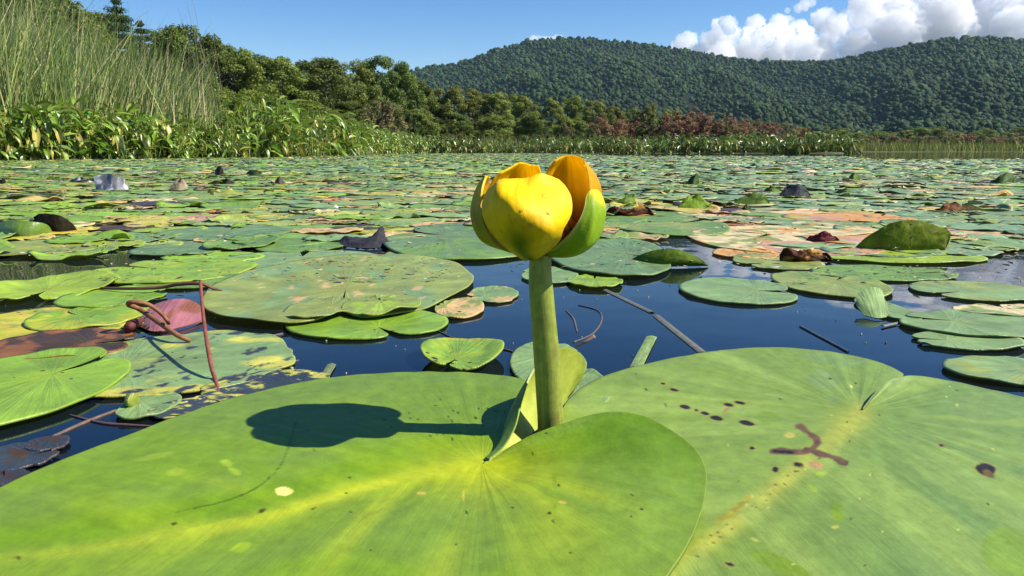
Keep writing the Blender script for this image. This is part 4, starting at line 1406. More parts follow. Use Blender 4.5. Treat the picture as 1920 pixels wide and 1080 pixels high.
standing("curled_leaf", [(1136, 404), (1180, 406), (1226, 404)], [(1136, 396), (1160, 388), (1185, 390), (1205, 385), (1226, 402)], (.09, .022, .010), BK, "rust-brown crumpled leaf just right of the flower head", group=SG, bow=.003, wob=.014, mat=M_DRY, blot=PAL['orange'], amount=.38)
DOMES = [
    ((1462, 1522, 371), [(1462, 362), (1480, 347), (1500, 346), (1516, 358), (1522, 370)], (.045, .048, .055), "dark slate leaf arched like a dome in the right middle distance"),
    ((1270, 1342, 391), [(1270, 388), (1290, 370), (1308, 366), (1328, 378), (1342, 390)], (.085, .15, .03), "green arched leaf in the middle distance, right of the flower head"),
    ((1375, 1445, 386), [(1375, 380), (1400, 365), (1425, 362), (1440, 372), (1445, 384)], (.075, .13, .03), "green arched leaf left of the dark slate dome"),
    ((1390, 1412, 396), [(1390, 390), (1400, 384), (1412, 394)], (.03, .055, .012), "tiny dark green bump of leaf below the arched green ones"),
    ((1287, 1312, 346), [(1287, 342), (1300, 329), (1309, 327), (1311, 345)], (.035, .07, .02), "small dark green leaf tip far out, right of the flower"),
    ((1586, 1613, 339), [(1586, 336), (1598, 326), (1605, 325), (1612, 338)], (.045, .08, .025), "small green leaf tip far out above the large upright leaf"),
    ((1858, 1902, 344), [(1858, 339), (1878, 328), (1895, 324), (1901, 342)], (.055, .10, .03), "dark green raised leaf far out near the right edge"),
    ((1756, 1816, 397), [(1756, 393), (1770, 382), (1792, 380), (1812, 390), (1816, 396)], (.15, .055, .015), "rusty brown arched leaf above the large upright leaf"),
    ((1150, 1192, 385), [(1150, 381), (1170, 370), (1188, 363), (1192, 380)], (.06, .11, .04), "thin green blade sticking up just right of the flower head"),
    ((1432, 1470, 361), [(1432, 357), (1448, 349), (1470, 358)], (.08, .13, .03), "low green hump beside the dark slate dome"),
    ((1565, 1606, 364), [(1565, 360), (1585, 353), (1606, 361)], (.09, .14, .03), "low light green hump right of the dark slate dome"),
    ((180, 240, 358), [(178, 330), (200, 325), (215, 328), (232, 338), (240, 350)], (.11, .115, .125), "shiny silvery leaf standing up at the far left"),
    ((318, 352, 358), [(318, 354), (330, 338), (340, 335), (350, 345), (352, 356)], (.40, .32, .20), "pale cupped dry leaf with a dark hollow in the left distance"),
    ((404, 420, 329), [(404, 320), (410, 312), (416, 315), (420, 327)], (.03, .02, .015), "small dark knob of dead leaf in the far left distance"),
    ((462, 492, 328), [(462, 324), (475, 318), (488, 321), (492, 326)], (.035, .06, .02), "low dark green hump right of the dark knob in the far left"),
    ((412, 442, 345), [(412, 339), (425, 336), (442, 343)], (.03, .03, .015), "flat dark leaf just below the dark knob in the far left"),
    ((516, 535, 346), [(516, 340), (524, 331), (535, 344)], (.10, .075, .06), "tan dry tip left of the flower in the distance"),
    ((130, 180, 342), [(130, 338), (150, 333), (180, 340)], (.02, .016, .012), "dark brown flat leaf beside the silvery leaf"),
    ((-8, 16, 345), [(-8, 340), (5, 336), (16, 343)], (.02, .012, .01), "dark dead tip at the far left edge of the pond"),
]
for (x0, x1, yb), top, c, lab in DOMES:
    c = np.array(c) * (np.array([2.4, 2.2, .8]) if 'green' in lab and 'dark' not in lab else np.array([1.4, 1.4, .9]) if 'green' in lab else 1.1)
    silver = 'silvery' in lab
    o = standing("raised_leaf", [(x0, yb), ((x0 + x1) / 2, yb + 1), (x1, yb)], top, c, np.array(c) * .5, lab, group=SG, bow=.001, lean=.9, n=34, m=14, thick=.0007, wob=.010, mat=M_DRY if silver is False else M_PAD, seed=int(x0) % 17, blot=(.42, .43, .46) if silver else None, amount=.40)

# ------------------------------------------------------------------ stalks and floating bits by the left pads
RED = [(.30, .12, .06), (.24, .085, .045)]


def pz(x, y, z=0.0):
    return at(x, y, z)


tag(tube("coiled_stalk", [pz(358, 640, .002), pz(330, 627, .006), pz(296, 603, .010), pz(262, 580, .014), pz(241, 571, .018), pz(250, 566, .020), pz(278, 571, .018), pz(300, 586, .013), pz(313, 600, .009), pz(316, 606, .006)],
         [.0012, .0014, .0014, .0013, .0011, .0011], M_STALK, None, (.20, .085, .035), 10, 60), "reddish brown leaf stalk coiled in a loop above the water at the left", "stalk")
tag(tube("upright_stalk", [pz(415, 752, .0006), pz(404, 712, .002), pz(397, 690, .006), pz(388, 642, .014), pz(381, 590, .022), pz(377, 545, .030), pz(376, 527, .033)], [.0007, .0009, .0010, .0009, .0008, .0009], M_STALK, None,
         (.19, .055, .035), 10, 50), "thin red stalk rising from the water beside the coiled one", "stalk")
tag(tube("floating_stalk", [pz(178, 540, .003), pz(240, 541, .005), pz(300, 539, .006), pz(335, 533, .009), pz(376, 532, .010), pz(400, 541, .006), pz(418, 546, .004)], [.0009, .0012, .0013, .0012, .0007], M_STALK, None, (.13, .055, .03), 8, 50),
    "dark red stalk lying across the pads behind the coiled one", "stalk")
standing("red_leaf", [(258, 612), (300, 622), (382, 602)], [(256, 606), (285, 575), (320, 562), (355, 563), (380, 580), (384, 600)], (.30, .11, .12), (.24, .10, .04), "oval purplish red leaf lying tilted behind the coiled stalk", "leaf", None, bow=.004, lean=3.0, blot=(.20, .07, .035), amount=.42, n=40)
tag(tube("leaf_bud", [pz(236, 618, .004), pz(243, 612, .006), pz(255, 606, .006), pz(268, 600, .005)], [.0016, .0030, .0026, .001], M_STALK, None, (.10, .02, .018), 10, 18), "small maroon bud at the left end of the purplish red leaf", "bud")
# a pale oval leaf with its tip turned over
C = at(278, 768)
rsl = np.random.RandomState(8)
o = lily(279, 769, 45, 26, 150, 'mint', "small oval pale green leaf with a turned tip afloat before the big front pad", amp=.8, z0=2.0, gap=.03, off=.75, jag=.015, name="oval_leaf", cat="leaf", group=None)
standing("turned_tip", [(233, 757), (244, 762), (260, 752)], [(236, 742), (248, 737), (262, 742)], YG, GR, None, None, None, bow=.002, lean=.4, n=14, m=6, zb=.002)
tip = bpy.data.objects['turned_tip']
tip.parent = o
for k in ('label', 'category'):
    if k in tip:
        del tip[k]

# stalks lying half sunk on the open water
SUB = [
    ([(530, 626), (470, 640), (400, 675), (340, 720), (300, 738)], .0011, (.085, .070, .075), "long grey sunken stalk crossing the decaying yellow-edged pad"),
    ([(520, 636), (455, 662), (420, 680)], .0008, (.10, .08, .085), "short grey sunken stalk below the front of the wide olive pad"),
    ([(560, 676), (490, 690), (430, 692), (400, 676), (330, 660)], .0008, (.09, .06, .055), "thin reddish root curving under the upright red stalk"),
    ([(533, 648), (532, 672), (522, 700)], .0013, (.22, .10, .07), "stubby red stalk tip rising from the blue water left of the flower"),
    ([(232, 764), (160, 792), (92, 822)], .0008, (.11, .075, .06), "straight brown stalk running from the small oval leaf toward the left edge"),
    ([(130, 778), (190, 793), (240, 797), (295, 800)], .0006, (.10, .055, .05), "thin reddish root lying under the small oval leaf"),
    ([(1062, 583), (1075, 598), (1082, 622)], .0007, (.10, .085, .08), "short pale sunken twig right of the stem"),
    ([(1085, 572), (1120, 582), (1128, 600), (1112, 625), (1075, 642)], .0006, (.09, .075, .07), "curved pale root looping on the water right of the stem"),
    ([(900, 668), (940, 655), (985, 668)], .0006, (.11, .06, .05), "thin brown root behind the bowl-shaped pad"),
    ([(820, 620), (850, 634), (880, 640)], .0006, (.07, .05, .06), "faint brown root in the water below the wide olive pad"),
]
for pts, r, c, lab in SUB:
    tag(tube("sunken_stalk", [pz(x, y, .0002) for x, y in pts], [r * .7, r, r * .7], M_STALK, None, c, 7, 36), lab, "stalk", "stalks half sunk in the open water")
tag(tube("cut_stalk", [pz(1080, 650, .004), pz(1096, 642, .007), pz(1115, 630, .010)], [.0006, .0008, .0010], M_STALK, None, (.26, .16, .13), 10, 14), "pinkish cut stalk end poking up behind the yellow folded lobe", "stalk")


def blade(name, a, b, w, c, label, z=.0008):
    A, Bp = at(*a, z), at(*b, z)
    d = (Bp - A) / np.linalg.norm(Bp - A)
    sd = np.cross(d, [0, 0, 1])
    t = np.linspace(0, 1, 24)
    u = np.linspace(-1, 1, 7)
    G = A[None, None] + (Bp - A)[None, None] * t[None, :, None] + (sd * w / 2)[None, None] * u[:, None, None]
    G[..., 2] += .0006 * (1 - u[:, None] ** 2)
    f = vnoise(u[:, None] * 3 + 0 * t, t[None] * 3 + 0 * u[:, None], 3)
    st = vnoise(u[:, None] * 9 + 0 * t, t[None] * .6 + 0 * u[:, None], 5)
    cc = np.asarray(c)[None, None] * (.5 + .6 * f + .5 * st)[..., None]
    o = sheet(name, G, M_STALK, None, cc, None, .0004)
    return tag(o, label, "blade")


blade("grass_blade", (1192, 690), (1222, 632), .0055, (.15, .22, .07), "short green grass blade afloat right of the stem, behind the big right pad")
blade("grass_blade", (1318, 662), (1230, 592), .0042, (.105, .105, .085), "near half of a broad faded blade sunk in the blue water right of the stem", .0002)
blade("grass_blade", (1222, 586), (1135, 544), .0040, (.095, .100, .085), "far half of a broad faded blade sunk in the blue water right of the stem", .0002)
blade("grass_blade", (600, 722), (622, 684), .004, (.12, .15, .06), "small olive blade scrap in the blue water beyond the big front pad")
blade("grass_blade", (1590, 660), (1500, 612), .0009, (.11, .115, .11), "thin faded dashed blade sunk in the right-hand open water", .0002)
blade("grass_blade", (1655, 612), (1683, 606), .002, (.13, .14, .10), "tiny pale scrap beside the upright small leaf on the right water")
standing("small_leaf", [(1622, 592), (1645, 597), (1668, 594)], [(1606, 572), (1608, 552), (1630, 540), (1654, 546), (1664, 588)], (.22, .32, .10), YG, "small pale leaf standing on edge in the open water at the right", "leaf", None, bow=.0006, lean=2.2, wob=.002, mat=M_PAD, n=24)


# ------------------------------------------------------------------ the bowl-shaped pad behind the front pad
px, py = 868, 673
C = at(px, py)
ax = 78 / F * C[1] * 1.03
ay = (at(px, py - 29)[1] - at(px, py + 29)[1]) / 2
G, XY, th, s = pad_geometry(C, ax, ay * 1.02, math.radians(250), .1, .003, .0006, .0, (0, 0), 110, 20, .02, np.random.RandomState(3), ripple=0)
G[..., 2] += .0045 * sstep(.35, 1, np.hypot(XY[..., 0], XY[..., 1]))[...] * (0.55 + 0.45 * np.cos(2 * np.arctan2(XY[..., 1], XY[..., 0])))
C3 = pad_colour(XY, s, PAL['bright'], PAL['lime'], .35, np.random.RandomState(3), th=th)
C3 = mixc(C3, (.34, .33, .02), sstep(.80, .95, np.hypot(XY[..., 0], XY[..., 1])) * sstep(.55, .85, XY[..., 1]))
o = pad_object("lily_pad", G, C3, th, s, M_PAD)
tag(o, "bright green pad with upturned sides, cupped like a bowl, just beyond the big front pad", "lily pad", GP)

# ------------------------------------------------------------------ the two big pads in front


def big_pad(center, outline, npts, rings, zfun, cfun, label, rimw=.0016, veins=None):
    """outline and stalk point in photo pixels with heights in mm; a pad lying on the water"""
    c = at(center[0], center[1], center[2] / 1000)
    O = np.array([at(x, y, z / 1000) for x, y, z in outline])
    O = catmull(O, npts)
    s = np.linspace(0, 1, rings) ** .9
    G = c[None, None] * (1 - s)[:, None, None] + O[None] * s[:, None, None]
    th = np.unwrap(np.arctan2(O[:, 1] - c[1], O[:, 0] - c[0]))
    TH = np.broadcast_to(th, G.shape[:2])
    dist = np.hypot(G[..., 0] - c[0], G[..., 1] - c[1])
    G[..., 2] = zfun(G, s[:, None] + 0 * TH, TH, dist, c)
    G[..., 2] = np.maximum(G[..., 2], .0012)
    PXY = proj(G)
    C3 = cfun(G, s[:, None] + 0 * TH, TH, dist, PXY, c)
    o = pad_object("lily_pad", G, C3, TH, s, M_HERO, rim=rimw)
    if veins:
        q, sd = vein_coord(G, c, *veins)
        u = np.stack([q * .16 + sd * 3, s[:, None] + 0 * q], -1).reshape(-1, 2)
        u = np.vstack([u, u[-npts:]]).astype(np.float32)
        li = np.zeros(len(o.data.loops), np.int32)
        o.data.loops.foreach_get('vertex_index', li)
        o.data.uv_layers[0].data.foreach_set('uv', u[li].ravel())
    return tag(o, label, "lily pad", GP), G


def vein_coord(G, c, m0, m1, k=110.0, slope=.85):
    """which side vein a point of the leaf lies on: parallel to each other off the midrib, fanning round the stalk"""
    a, b = at(m0[0], m0[1], .003)[:2], at(m1[0], m1[1], .003)[:2]
    m = (b - a) / np.linalg.norm(b - a)
    X, Y = G[..., 0] - c[0], G[..., 1] - c[1]
    t = X * m[0] + Y * m[1]
    d = -X * m[1] + Y * m[0]
    q = t - slope * np.abs(d)
    th = np.arctan2(np.abs(d), t)
    th0 = math.atan2(1, slope)
    return np.where(q > 0, q * k, -(th - th0) * 7.5), np.sign(d)


def marks(C3, P, lst):
    """spots, holes and stains of the leaf itself: (px, py, rx, ry, angle, colour, soft)"""
    for (x, y, rx, ry, a, c, soft) in lst:
        ca, sa = math.cos(math.radians(a)), math.sin(math.radians(a))
        dx, dy = P[..., 0] - x, P[..., 1] - y
        u = (dx * ca + dy * sa) / rx
        v = (-dx * sa + dy * ca) / ry
        w = 0.35 * (fbm(dx / (rx + ry) * 2.2 + x, dy / (rx + ry) * 4 + y, 3, 3) - .5)
        C3 = mixc(C3, c, sstep(1 + soft, 1 - soft, np.hypot(u, v) + w))
    return C3


def polyline_mark(C3, P, pts, w, c, soft=.5):
    pts = catmull([list(p) + [0] for p in pts], len(pts) * 8)[:, :2]
    d = np.full(P.shape[:2], 1e9)
    for a, b in zip(pts[:-1], pts[1:]):
        ab = b - a
        t = np.clip(((P - a) @ ab) / (ab @ ab + 1e-9), 0, 1)
        q = a + t[..., None] * ab
        d = np.minimum(d, np.hypot(P[..., 0] - q[..., 0], (P[..., 1] - q[..., 1]) * 1.4))
    d = d + w * (1.3 * (fbm(P[..., 0] / (w * 2.2), P[..., 1] / (w * 1.6), 6, 3) - .5) + .7 * (fbm(P[..., 0] / (w * 6), P[..., 1] / (w * 5), 8, 2) - .5))
    c = np.asarray(c, float) * (.6 + .8 * fbm(P[..., 0] / (w * 1.5), P[..., 1] / w, 16, 3))[..., None]
    f = sstep(w * (1 + soft), w * (1 - soft), d)[..., None]
    return C3 * (1 - f) + c * f


LW = at(900, 868)
# the left big pad (under the flower): from the notch's near side, round the front, to its far side
OUT_L = [(908, 868, 2.5), (960, 838, 5), (1010, 812, 9), (1062, 792, 12), (1110, 777, 14), (1160, 773, 14.5), (1215, 784, 13.5), (1265, 812, 11.5), (1305, 846, 9), (1324, 885, 7), (1320, 940, 6), (1300, 1000, 5.5), (1262, 1065, 5), (1190, 1150, 4.5),
         (1050, 1240, 4), (850, 1300, 4), (600, 1320, 4), (330, 1290, 4), (100, 1220, 4), (-90, 1130, 4), (-150, 1040, 4), (-90, 960, 4), (20, 905, 4.2), (120, 862, 4.5), (240, 815, 4.5), (370, 766, 4.5), (480, 735, 4.5), (600, 710, 5), (720, 699, 5.5), (820, 697, 6),
         (910, 701, 6.5), (985, 713, 7), (1008, 735, 6), (1004, 775, 4), (968, 815, 3), (930, 848, 2.4), (904, 866, 2.2)]


MID_L = [(900, 870), (780, 890), (640, 925), (480, 975), (330, 1000), (160, 1030), (-40, 1050)]


def z_left(G, s, th, dist, c):
    zo = np.broadcast_to(G[-1, :, 2], s.shape)
    z = c[2] * (1 - s ** 1.4) + zo * s ** 1.4
    # the midrib lies in a shallow trough and swells between the side veins
    z = z + .0011 * np.sin(np.clip(s, 0, 1) * np.pi) * (vnoise(th * 2.6, s * .8, 4) - .35)
    z = z + .0004 * (vnoise(th * 13, s * .6, 8) - .5) * sstep(.1, .4, s)
    mp = np.array([at(x, y, .003)[:2] for x, y in MID_L])
    mp = catmull(np.c_[mp, 0 * mp[:, 0]], 60)[:, :2]
    md = np.full(s.shape, 1e9)
    for q in mp:
        md = np.minimum(md, np.hypot(G[..., 0] - q[0], G[..., 1] - q[1]))
    z = z + .0022 * (sstep(0, .028, md) - 1) * sstep(0, .25, s) * sstep(1, .7, s) + .0016 * sstep(0, .3, s) * sstep(1, .75, s)
    return z + .0011 * (fbm(G[..., 0] * 45, G[..., 1] * 45, 2, 3) - .5)




def col_left(G, s, th, dist, P, c):
    b = np.empty(s.shape + (3,))
    b[:] = (.122, .225, .017)
    dull = sstep(.40, .60, fbm(P[..., 0] / 260 + 3, P[..., 1] / 120, 5, 3) + .10 * s)
    b = mixc(b, (.118, .205, .042), dull * .75)
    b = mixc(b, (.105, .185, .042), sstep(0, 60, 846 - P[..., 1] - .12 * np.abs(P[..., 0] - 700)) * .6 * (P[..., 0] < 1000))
    # yellow tint round the stalk point and along the midrib and side veins
    md = np.full(s.shape, 1e9)
    mp = catmull([list(p) + [0] for p in MID_L], 60)[:, :2]
    for q in mp:
        md = np.minimum(md, np.hypot((P[..., 0] - q[0]) / 2.0, P[..., 1] - q[1]))
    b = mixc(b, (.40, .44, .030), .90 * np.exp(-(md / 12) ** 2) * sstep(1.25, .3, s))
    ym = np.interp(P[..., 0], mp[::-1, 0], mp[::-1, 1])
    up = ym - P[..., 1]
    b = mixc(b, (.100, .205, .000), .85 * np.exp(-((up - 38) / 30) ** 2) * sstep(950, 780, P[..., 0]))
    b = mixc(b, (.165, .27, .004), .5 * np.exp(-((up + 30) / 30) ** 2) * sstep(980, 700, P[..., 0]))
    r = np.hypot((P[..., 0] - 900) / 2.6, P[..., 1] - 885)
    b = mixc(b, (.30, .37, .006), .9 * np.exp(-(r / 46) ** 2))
    q, sd = vein_coord(G, c, (900, 870), (330, 1000))
    ribs = sstep(.40, .85, vnoise(q * .85 + sd * 31, s * .8, 21))
    fade = np.exp(-((s - .40) / .30) ** 2) * sstep(.04, .2, s)
    b = mixc(b, (.30, .39, .024), .66 * ribs * fade * (.25 + .75 * sstep(860, 930, P[..., 1])))
    ribs2 = sstep(.5, .8, vnoise(q * 3.3 + sd * 17, s * .8, 33))
    b = mixc(b, (.16, .27, .035), .08 * ribs2 * sstep(.3, .6, s))
    # the near lobe is a deeper green toward its upper edge
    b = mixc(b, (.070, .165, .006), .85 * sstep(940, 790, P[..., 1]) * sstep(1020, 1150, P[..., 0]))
    b = mixc(b, (.13, .20, .03), sstep(.955, 1, s) * .45)
    # a film of water on the far half, its edge drawn as a fine line
    b = polyline_mark(b, P, [(556, 790), (538, 846), (520, 880), (480, 915), (420, 940), (330, 960)], 1.6, (.05, .10, .012))
    b = marks(b, P, [(532, 921, 16, 8, 5, (.62, .55, .26), .15), (1008, 866, 10, 10, 0, (.17, .25, .02), .3), (869, 930, 2.5, 10, 0, (.36, .33, .06), .3), (790, 925, 9, 3, 0, (.40, .35, .10), .3), (310, 985, 12, 5, -10, (.16, .26, .02), .3),
                     (452, 1026, 20, 8, -20, (.21, .33, .02), .2), (330, 885, 18, 7, -8, (.19, .30, .025), .25), (290, 856, 34, 5, -12, (.18, .29, .03), .4), (425, 868, 12, 6, 20, (.21, .33, .03), .2), (440, 884, 13, 5, 30, (.21, .33, .03), .2),
                     (491, 958, 7, 4, -20, (.045, .04, .008), .2), (326, 982, 5, 3, 0, (.05, .05, .008), .3), (34, 1045, 7, 3, 0, (.05, .05, .008), .3), (1055, 942, 8, 3, 10, (.35, .32, .08), .3), (1040, 905, 4, 60, 0, (.15, .25, .02), .6), (1030, 962, 4, 3, 0, (.06, .06, .01), .2)])
    rsd = np.random.RandomState(9)
    sp = []
    for _ in range(46):
        u = rsd.rand()
        x, y = rsd.uniform(560, 1240), rsd.uniform(760, 1060)
        if u < .45:
            x, y = rsd.normal(850, 60), rsd.normal(785, 26)
        sp.append((x, y, rsd.uniform(1.5, 4), rsd.uniform(1, 2.2), rsd.uniform(0, 90), (.035, .045, .008), .3))
    b = marks(b, P, sp)
    return b * np.array([1.12, 1.06, 0.60]) * (0.93 + 0.14 * fbm(P[..., 0] / 14, P[..., 1] / 9, 7, 3))[..., None]


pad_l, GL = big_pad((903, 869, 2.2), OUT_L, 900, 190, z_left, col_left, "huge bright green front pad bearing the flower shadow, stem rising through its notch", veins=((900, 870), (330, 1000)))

# its far lobe is folded up on edge round the stem, pale underside showing
base_l = [(912, 866), (940, 850), (965, 835), (990, 818), (1012, 800), (1034, 782), (1050, 765), (1062, 749)]
top_l = [(916, 862), (944, 838), (966, 800), (978, 752), (994, 706), (1022, 668), (1058, 652), (1084, 660), (1096, 684), (1086, 716), (1064, 747)]
nb, mb = 70, 26
b = catmull([at(x, y, .0025) for x, y in base_l], nb)
tp = catmull([list(p) + [0] for p in top_l], nb)[:, :2]
back = np.interp(np.linspace(0, 1, nb), [0, .25, .5, .75, 1], [.0, .004, .012, .012, 0])
T = np.array([aty(x, y, b[i, 1] + back[i]) for i, (x, y) in enumerate(tp)])
v = np.linspace(0, 1, mb)[:, None, None]
G = b[None] * (1 - v) + T[None] * v
w = np.sin(np.pi * v[..., 0])
uu = np.broadcast_to(np.linspace(0, 1, nb), (mb, nb))
G[..., 0] -= .004 * w * np.exp(-((uu - .35) / .25) ** 2)
G[..., 1] += .002 * w
vv = np.broadcast_to(v[..., 0], uu.shape)
cu = np.broadcast_to(np.array((.34, .38, .05)), uu.shape + (3,)) * (0.85 + .3 * fbm(uu * 4, vv * 3, 3))[..., None]
cu = cu * (1 + .25 * (vnoise(uu * 26 + vv * 5, vv * .8, 4) - .5))[..., None]
o = sheet("folded_lobe", G, M_HERO, pad_l, cu, np.broadcast_to(np.array((.10, .19, .03)), cu.shape), .0007)
o['label'] = "upturned lobe of the front pad, pale yellow-green underside lit by the sun"

# the right big pad
OUT_R = [(1607, 767, 1.6), (1628, 742, 1.4), (1655, 721, 1.4), (1690, 707, 1.4), (1688, 696, 2.6), (1640, 676, 4.2), (1590, 664, 4), (1530, 656, 4), (1450, 651, 4), (1380, 653, 4), (1310, 662, 4), (1240, 674, 3.5), (1170, 693, 3), (1110, 715, 2.4), (1068, 745, 2), (1048, 785, 1.8),
         (1050, 840, 1.6), (1075, 910, 1.6), (1120, 1000, 1.8), (1180, 1090, 2), (1300, 1220, 3), (1500, 1330, 4), (1750, 1380, 4), (2000, 1340, 4), (2200, 1220, 4), (2280, 1080, 4), (2240, 940, 4), (2140, 840, 4), (2020, 778, 4),
         (1920, 745, 4), (1840, 726, 4.2), (1780, 713, 4.5), (1730, 706, 5.5), (1700, 704, 6.5), (1668, 713, 6.5), (1640, 737, 5.5), (1619, 766, 3)]


def z_right(G, s, th, dist, c):
    zo = np.broadcast_to(G[-1, :, 2], s.shape)
    z = c[2] * (1 - s ** 1.5) + zo * s ** 1.5
    z = z + .0009 * np.sin(np.clip(s, 0, 1) * np.pi) * (vnoise(th * 3.2, s * .8, 14) - .3)
    z = z + .0004 * (vnoise(th * 15, s * .6, 18) - .5) * sstep(.1, .4, s)
    return z + .0009 * (fbm(G[..., 0] * 55, G[..., 1] * 55, 12, 3) - .5)


MID_R = [(1612, 775), (1580, 805), (1540, 845), (1490, 885), (1430, 935), (1370, 985), (1310, 1030), (1245, 1090)]


def col_right(G, s, th, dist, P, c):
    b = np.empty(s.shape + (3,))
    b[:] = (.128, .215, .042)
    b = mixc(b, (.095, .185, .062), sstep(1450, 1900, P[..., 0] + .4 * (P[..., 1] - 800)) * .75)
    b = mixc(b, (.140, .235, .025), sstep(.42, .62, fbm(P[..., 0] / 200, P[..., 1] / 60, 25, 3)) * .55 * sstep(1500, 1250, P[..., 0]))
    md = np.full(s.shape, 1e9)
    mp = catmull([list(p) + [0] for p in MID_R], 70)[:, :2]
    for q in mp:
        md = np.minimum(md, np.hypot(P[..., 0] - q[0], P[..., 1] - q[1]))
    b = mixc(b, (.28, .32, .055), .85 * np.exp(-(md / 19) ** 2))
    rr = np.hypot((P[..., 0] - 1590) / 1.5, P[..., 1] - 790)
    b = mixc(b, (.22, .27, .04), .6 * np.exp(-(rr / 30) ** 2))
    q, sd = vein_coord(G, c, (1612, 775), (1310, 1030), 120, .95)
    rib = sstep(.35, .85, vnoise(q * .75 + sd * 31, s * .5, 41))
    b = mixc(b, (.185, .285, .068), .65 * rib * sstep(.15, .4, s))
    rib3 = sstep(.5, .8, vnoise(q * 4.0 + sd * 13, s * .8, 44))
    b = mixc(b, (.10, .17, .035), .07 * rib3 * sstep(.1, .3, s))
    b = mixc(b, (.10, .12, .04), sstep(.97, 1, s) * .5)
    # patches where water stands on the leaf
    wet = (.125, .215, .066)
    b = marks(b, P, [(1565, 675, 62, 11, 8, wet, .15), (1545, 712, 28, 18, 0, wet, .12), (1840, 762, 82, 25, 3, wet, .1), (1895, 1040, 60, 45, 30, (.13, .23, .03), .1), (1465, 1060, 62, 16, 24, (.12, .21, .015), .15), (1570, 960, 12, 22, -15, (.12, .21, .015), .3),
                     (1440, 782, 24, 11, 0, (.12, .21, .03), .2), (1562, 748, 16, 7, 15, wet, .2)])
    br, bk = (.085, .050, .028), (.012, .010, .008)
    b = polyline_mark(b, P, [(1500, 800), (1516, 812), (1532, 828), (1518, 843), (1495, 848), (1450, 846)], 8, br, .35)
    b = polyline_mark(b, P, [(1512, 842), (1540, 852), (1565, 858), (1584, 868)], 6.5, br, .35)
    b = polyline_mark(b, P, [(1452, 846), (1485, 848)], 3, bk)
    b = polyline_mark(b, P, [(1404, 934), (1370, 962), (1350, 975)], 7, (.20, .20, .02), .8)
    holes = [(1284, 763, 10, 3.6), (1306, 769, 3, 2), (1322, 775, 8, 3), (1344, 784, 12, 4.2), (1400, 793, 14, 4.4), (1243, 719, 4, 2), (1264, 731, 8, 2.5), (1366, 759, 9, 3), (1387, 755, 10, 2.6), (1454, 880, 6, 5), (1497, 871, 9, 4), (1848, 880, 19, 11), (1369, 1058, 8, 4), (1410, 840, 5, 3), (1765, 835, 5, 2.5)]
    for (x, y, rx, ry) in holes:
        b = marks(b, P, [(x, y, rx + 3, ry + 2, 12, (.17, .19, .04), .4), (x, y, rx, ry, 12, bk, .12)])
    b = marks(b, P, [(1853, 888, 12, 6, 30, (.10, .07, .02), .3), (1530, 872, 14, 6, 15, (.30, .20, .10), .2), (1480, 816, 10, 5, 0, (.30, .30, .08), .3), (1415, 1012, 9, 3, 20, (.28, .33, .06), .3), (1566, 988, 7, 3, 0, (.30, .32, .08), .3), (1540, 888, 10, 4, 0, (.20, .30, .03), .2), (1523, 915, 12, 6, 40, (.16, .26, .03), .25),
                     (1360, 770, 8, 3, -40, (.22, .14, .06), .3)])
    rsd = np.random.RandomState(19)
    sp = []
    for _ in range(40):
        x, y = rsd.uniform(1150, 1900), rsd.uniform(690, 1070)
        sp.append((x, y, rsd.uniform(1.5, 4), rsd.uniform(1, 2), rsd.uniform(0, 90), (.04, .04, .01) if rsd.rand() < .5 else (.33, .38, .12), .3))
    for _ in range(26):
        t = rsd.rand()
        q = mp[int(20 + t * 45)]
        sp.append((q[0] + rsd.normal() * 6, q[1] + rsd.normal() * 5, rsd.uniform(1.5, 3.5), 1.6, 20, (.11, .06, .01), .3))
    b = marks(b, P, sp)
    return b * np.array([1.20, 1.10, 0.86]) * (0.93 + 0.14 * fbm(P[..., 0] / 14, P[..., 1] / 9, 17, 3))[..., None]


pad_r, GRt = big_pad((1612, 772, 2.0), OUT_R, 900, 190, z_right, col_right, "huge dull green pad filling the right front, with dark holes and a brown branching scar", veins=((1612, 775), (1310, 1030), 120, .95))

# ------------------------------------------------------------------ the flower
FB = at(1032, 832)
YF = FB[1]
U = YF / F / math.cos(PITCH) * 1.0


def fl(px, py, dy=0.0):
    return aty(px, py, YF + dy)


K = U     # metres to a photo pixel at the flower
NECK = fl(1013, 482)
fl_root = empty("water_lily_flower", tuple(FB), "yellow cup-shaped water lily flower standing on a thick green stem through the front pad's notch", "flower")
sp_ = [tuple(FB + np.array([.0004, 0, -.012])), tuple(fl(1033, 800)), tuple(fl(1029, 740)), tuple(fl(1026, 680)), tuple(fl(1020, 610)), tuple(fl(1015, 550)), tuple(fl(1013, 515)), tuple(NECK + np.array([0, 0, .001]))]
stm = tube("stem", sp_, [.0047, .0046, .0044, .0045, .0042, .0041, .0038, .0036], M_STEM, fl_root, (.20, .235, .030), 28, 90)
ca = stm.data.color_attributes['Col']
cv = np.zeros(len(stm.data.vertices) * 4, np.float32)
ca.data.foreach_get('color', cv)
cv = cv.reshape(-1, 4)
vc = np.zeros(len(stm.data.vertices) * 3, np.float32)
stm.data.vertices.foreach_get('co', vc)
vc = vc.reshape(-1, 3)
spk = fbm(vc[:, 0] * 900, vc[:, 2] * 300, 3, 3)
cv[:, :3] *= (.8 + .4 * spk)[:, None]
cv[:, :3] = mixc(cv[:, :3], (.12, .05, .03), .35 * sstep(.60, .72, fbm(vc[:, 0] * 300 + 5, vc[:, 2] * 120, 5, 3)))
ca.data.foreach_set('color', cv.ravel())

HD = NECK + np.array([0, 0, .0005])      # where the sepals join


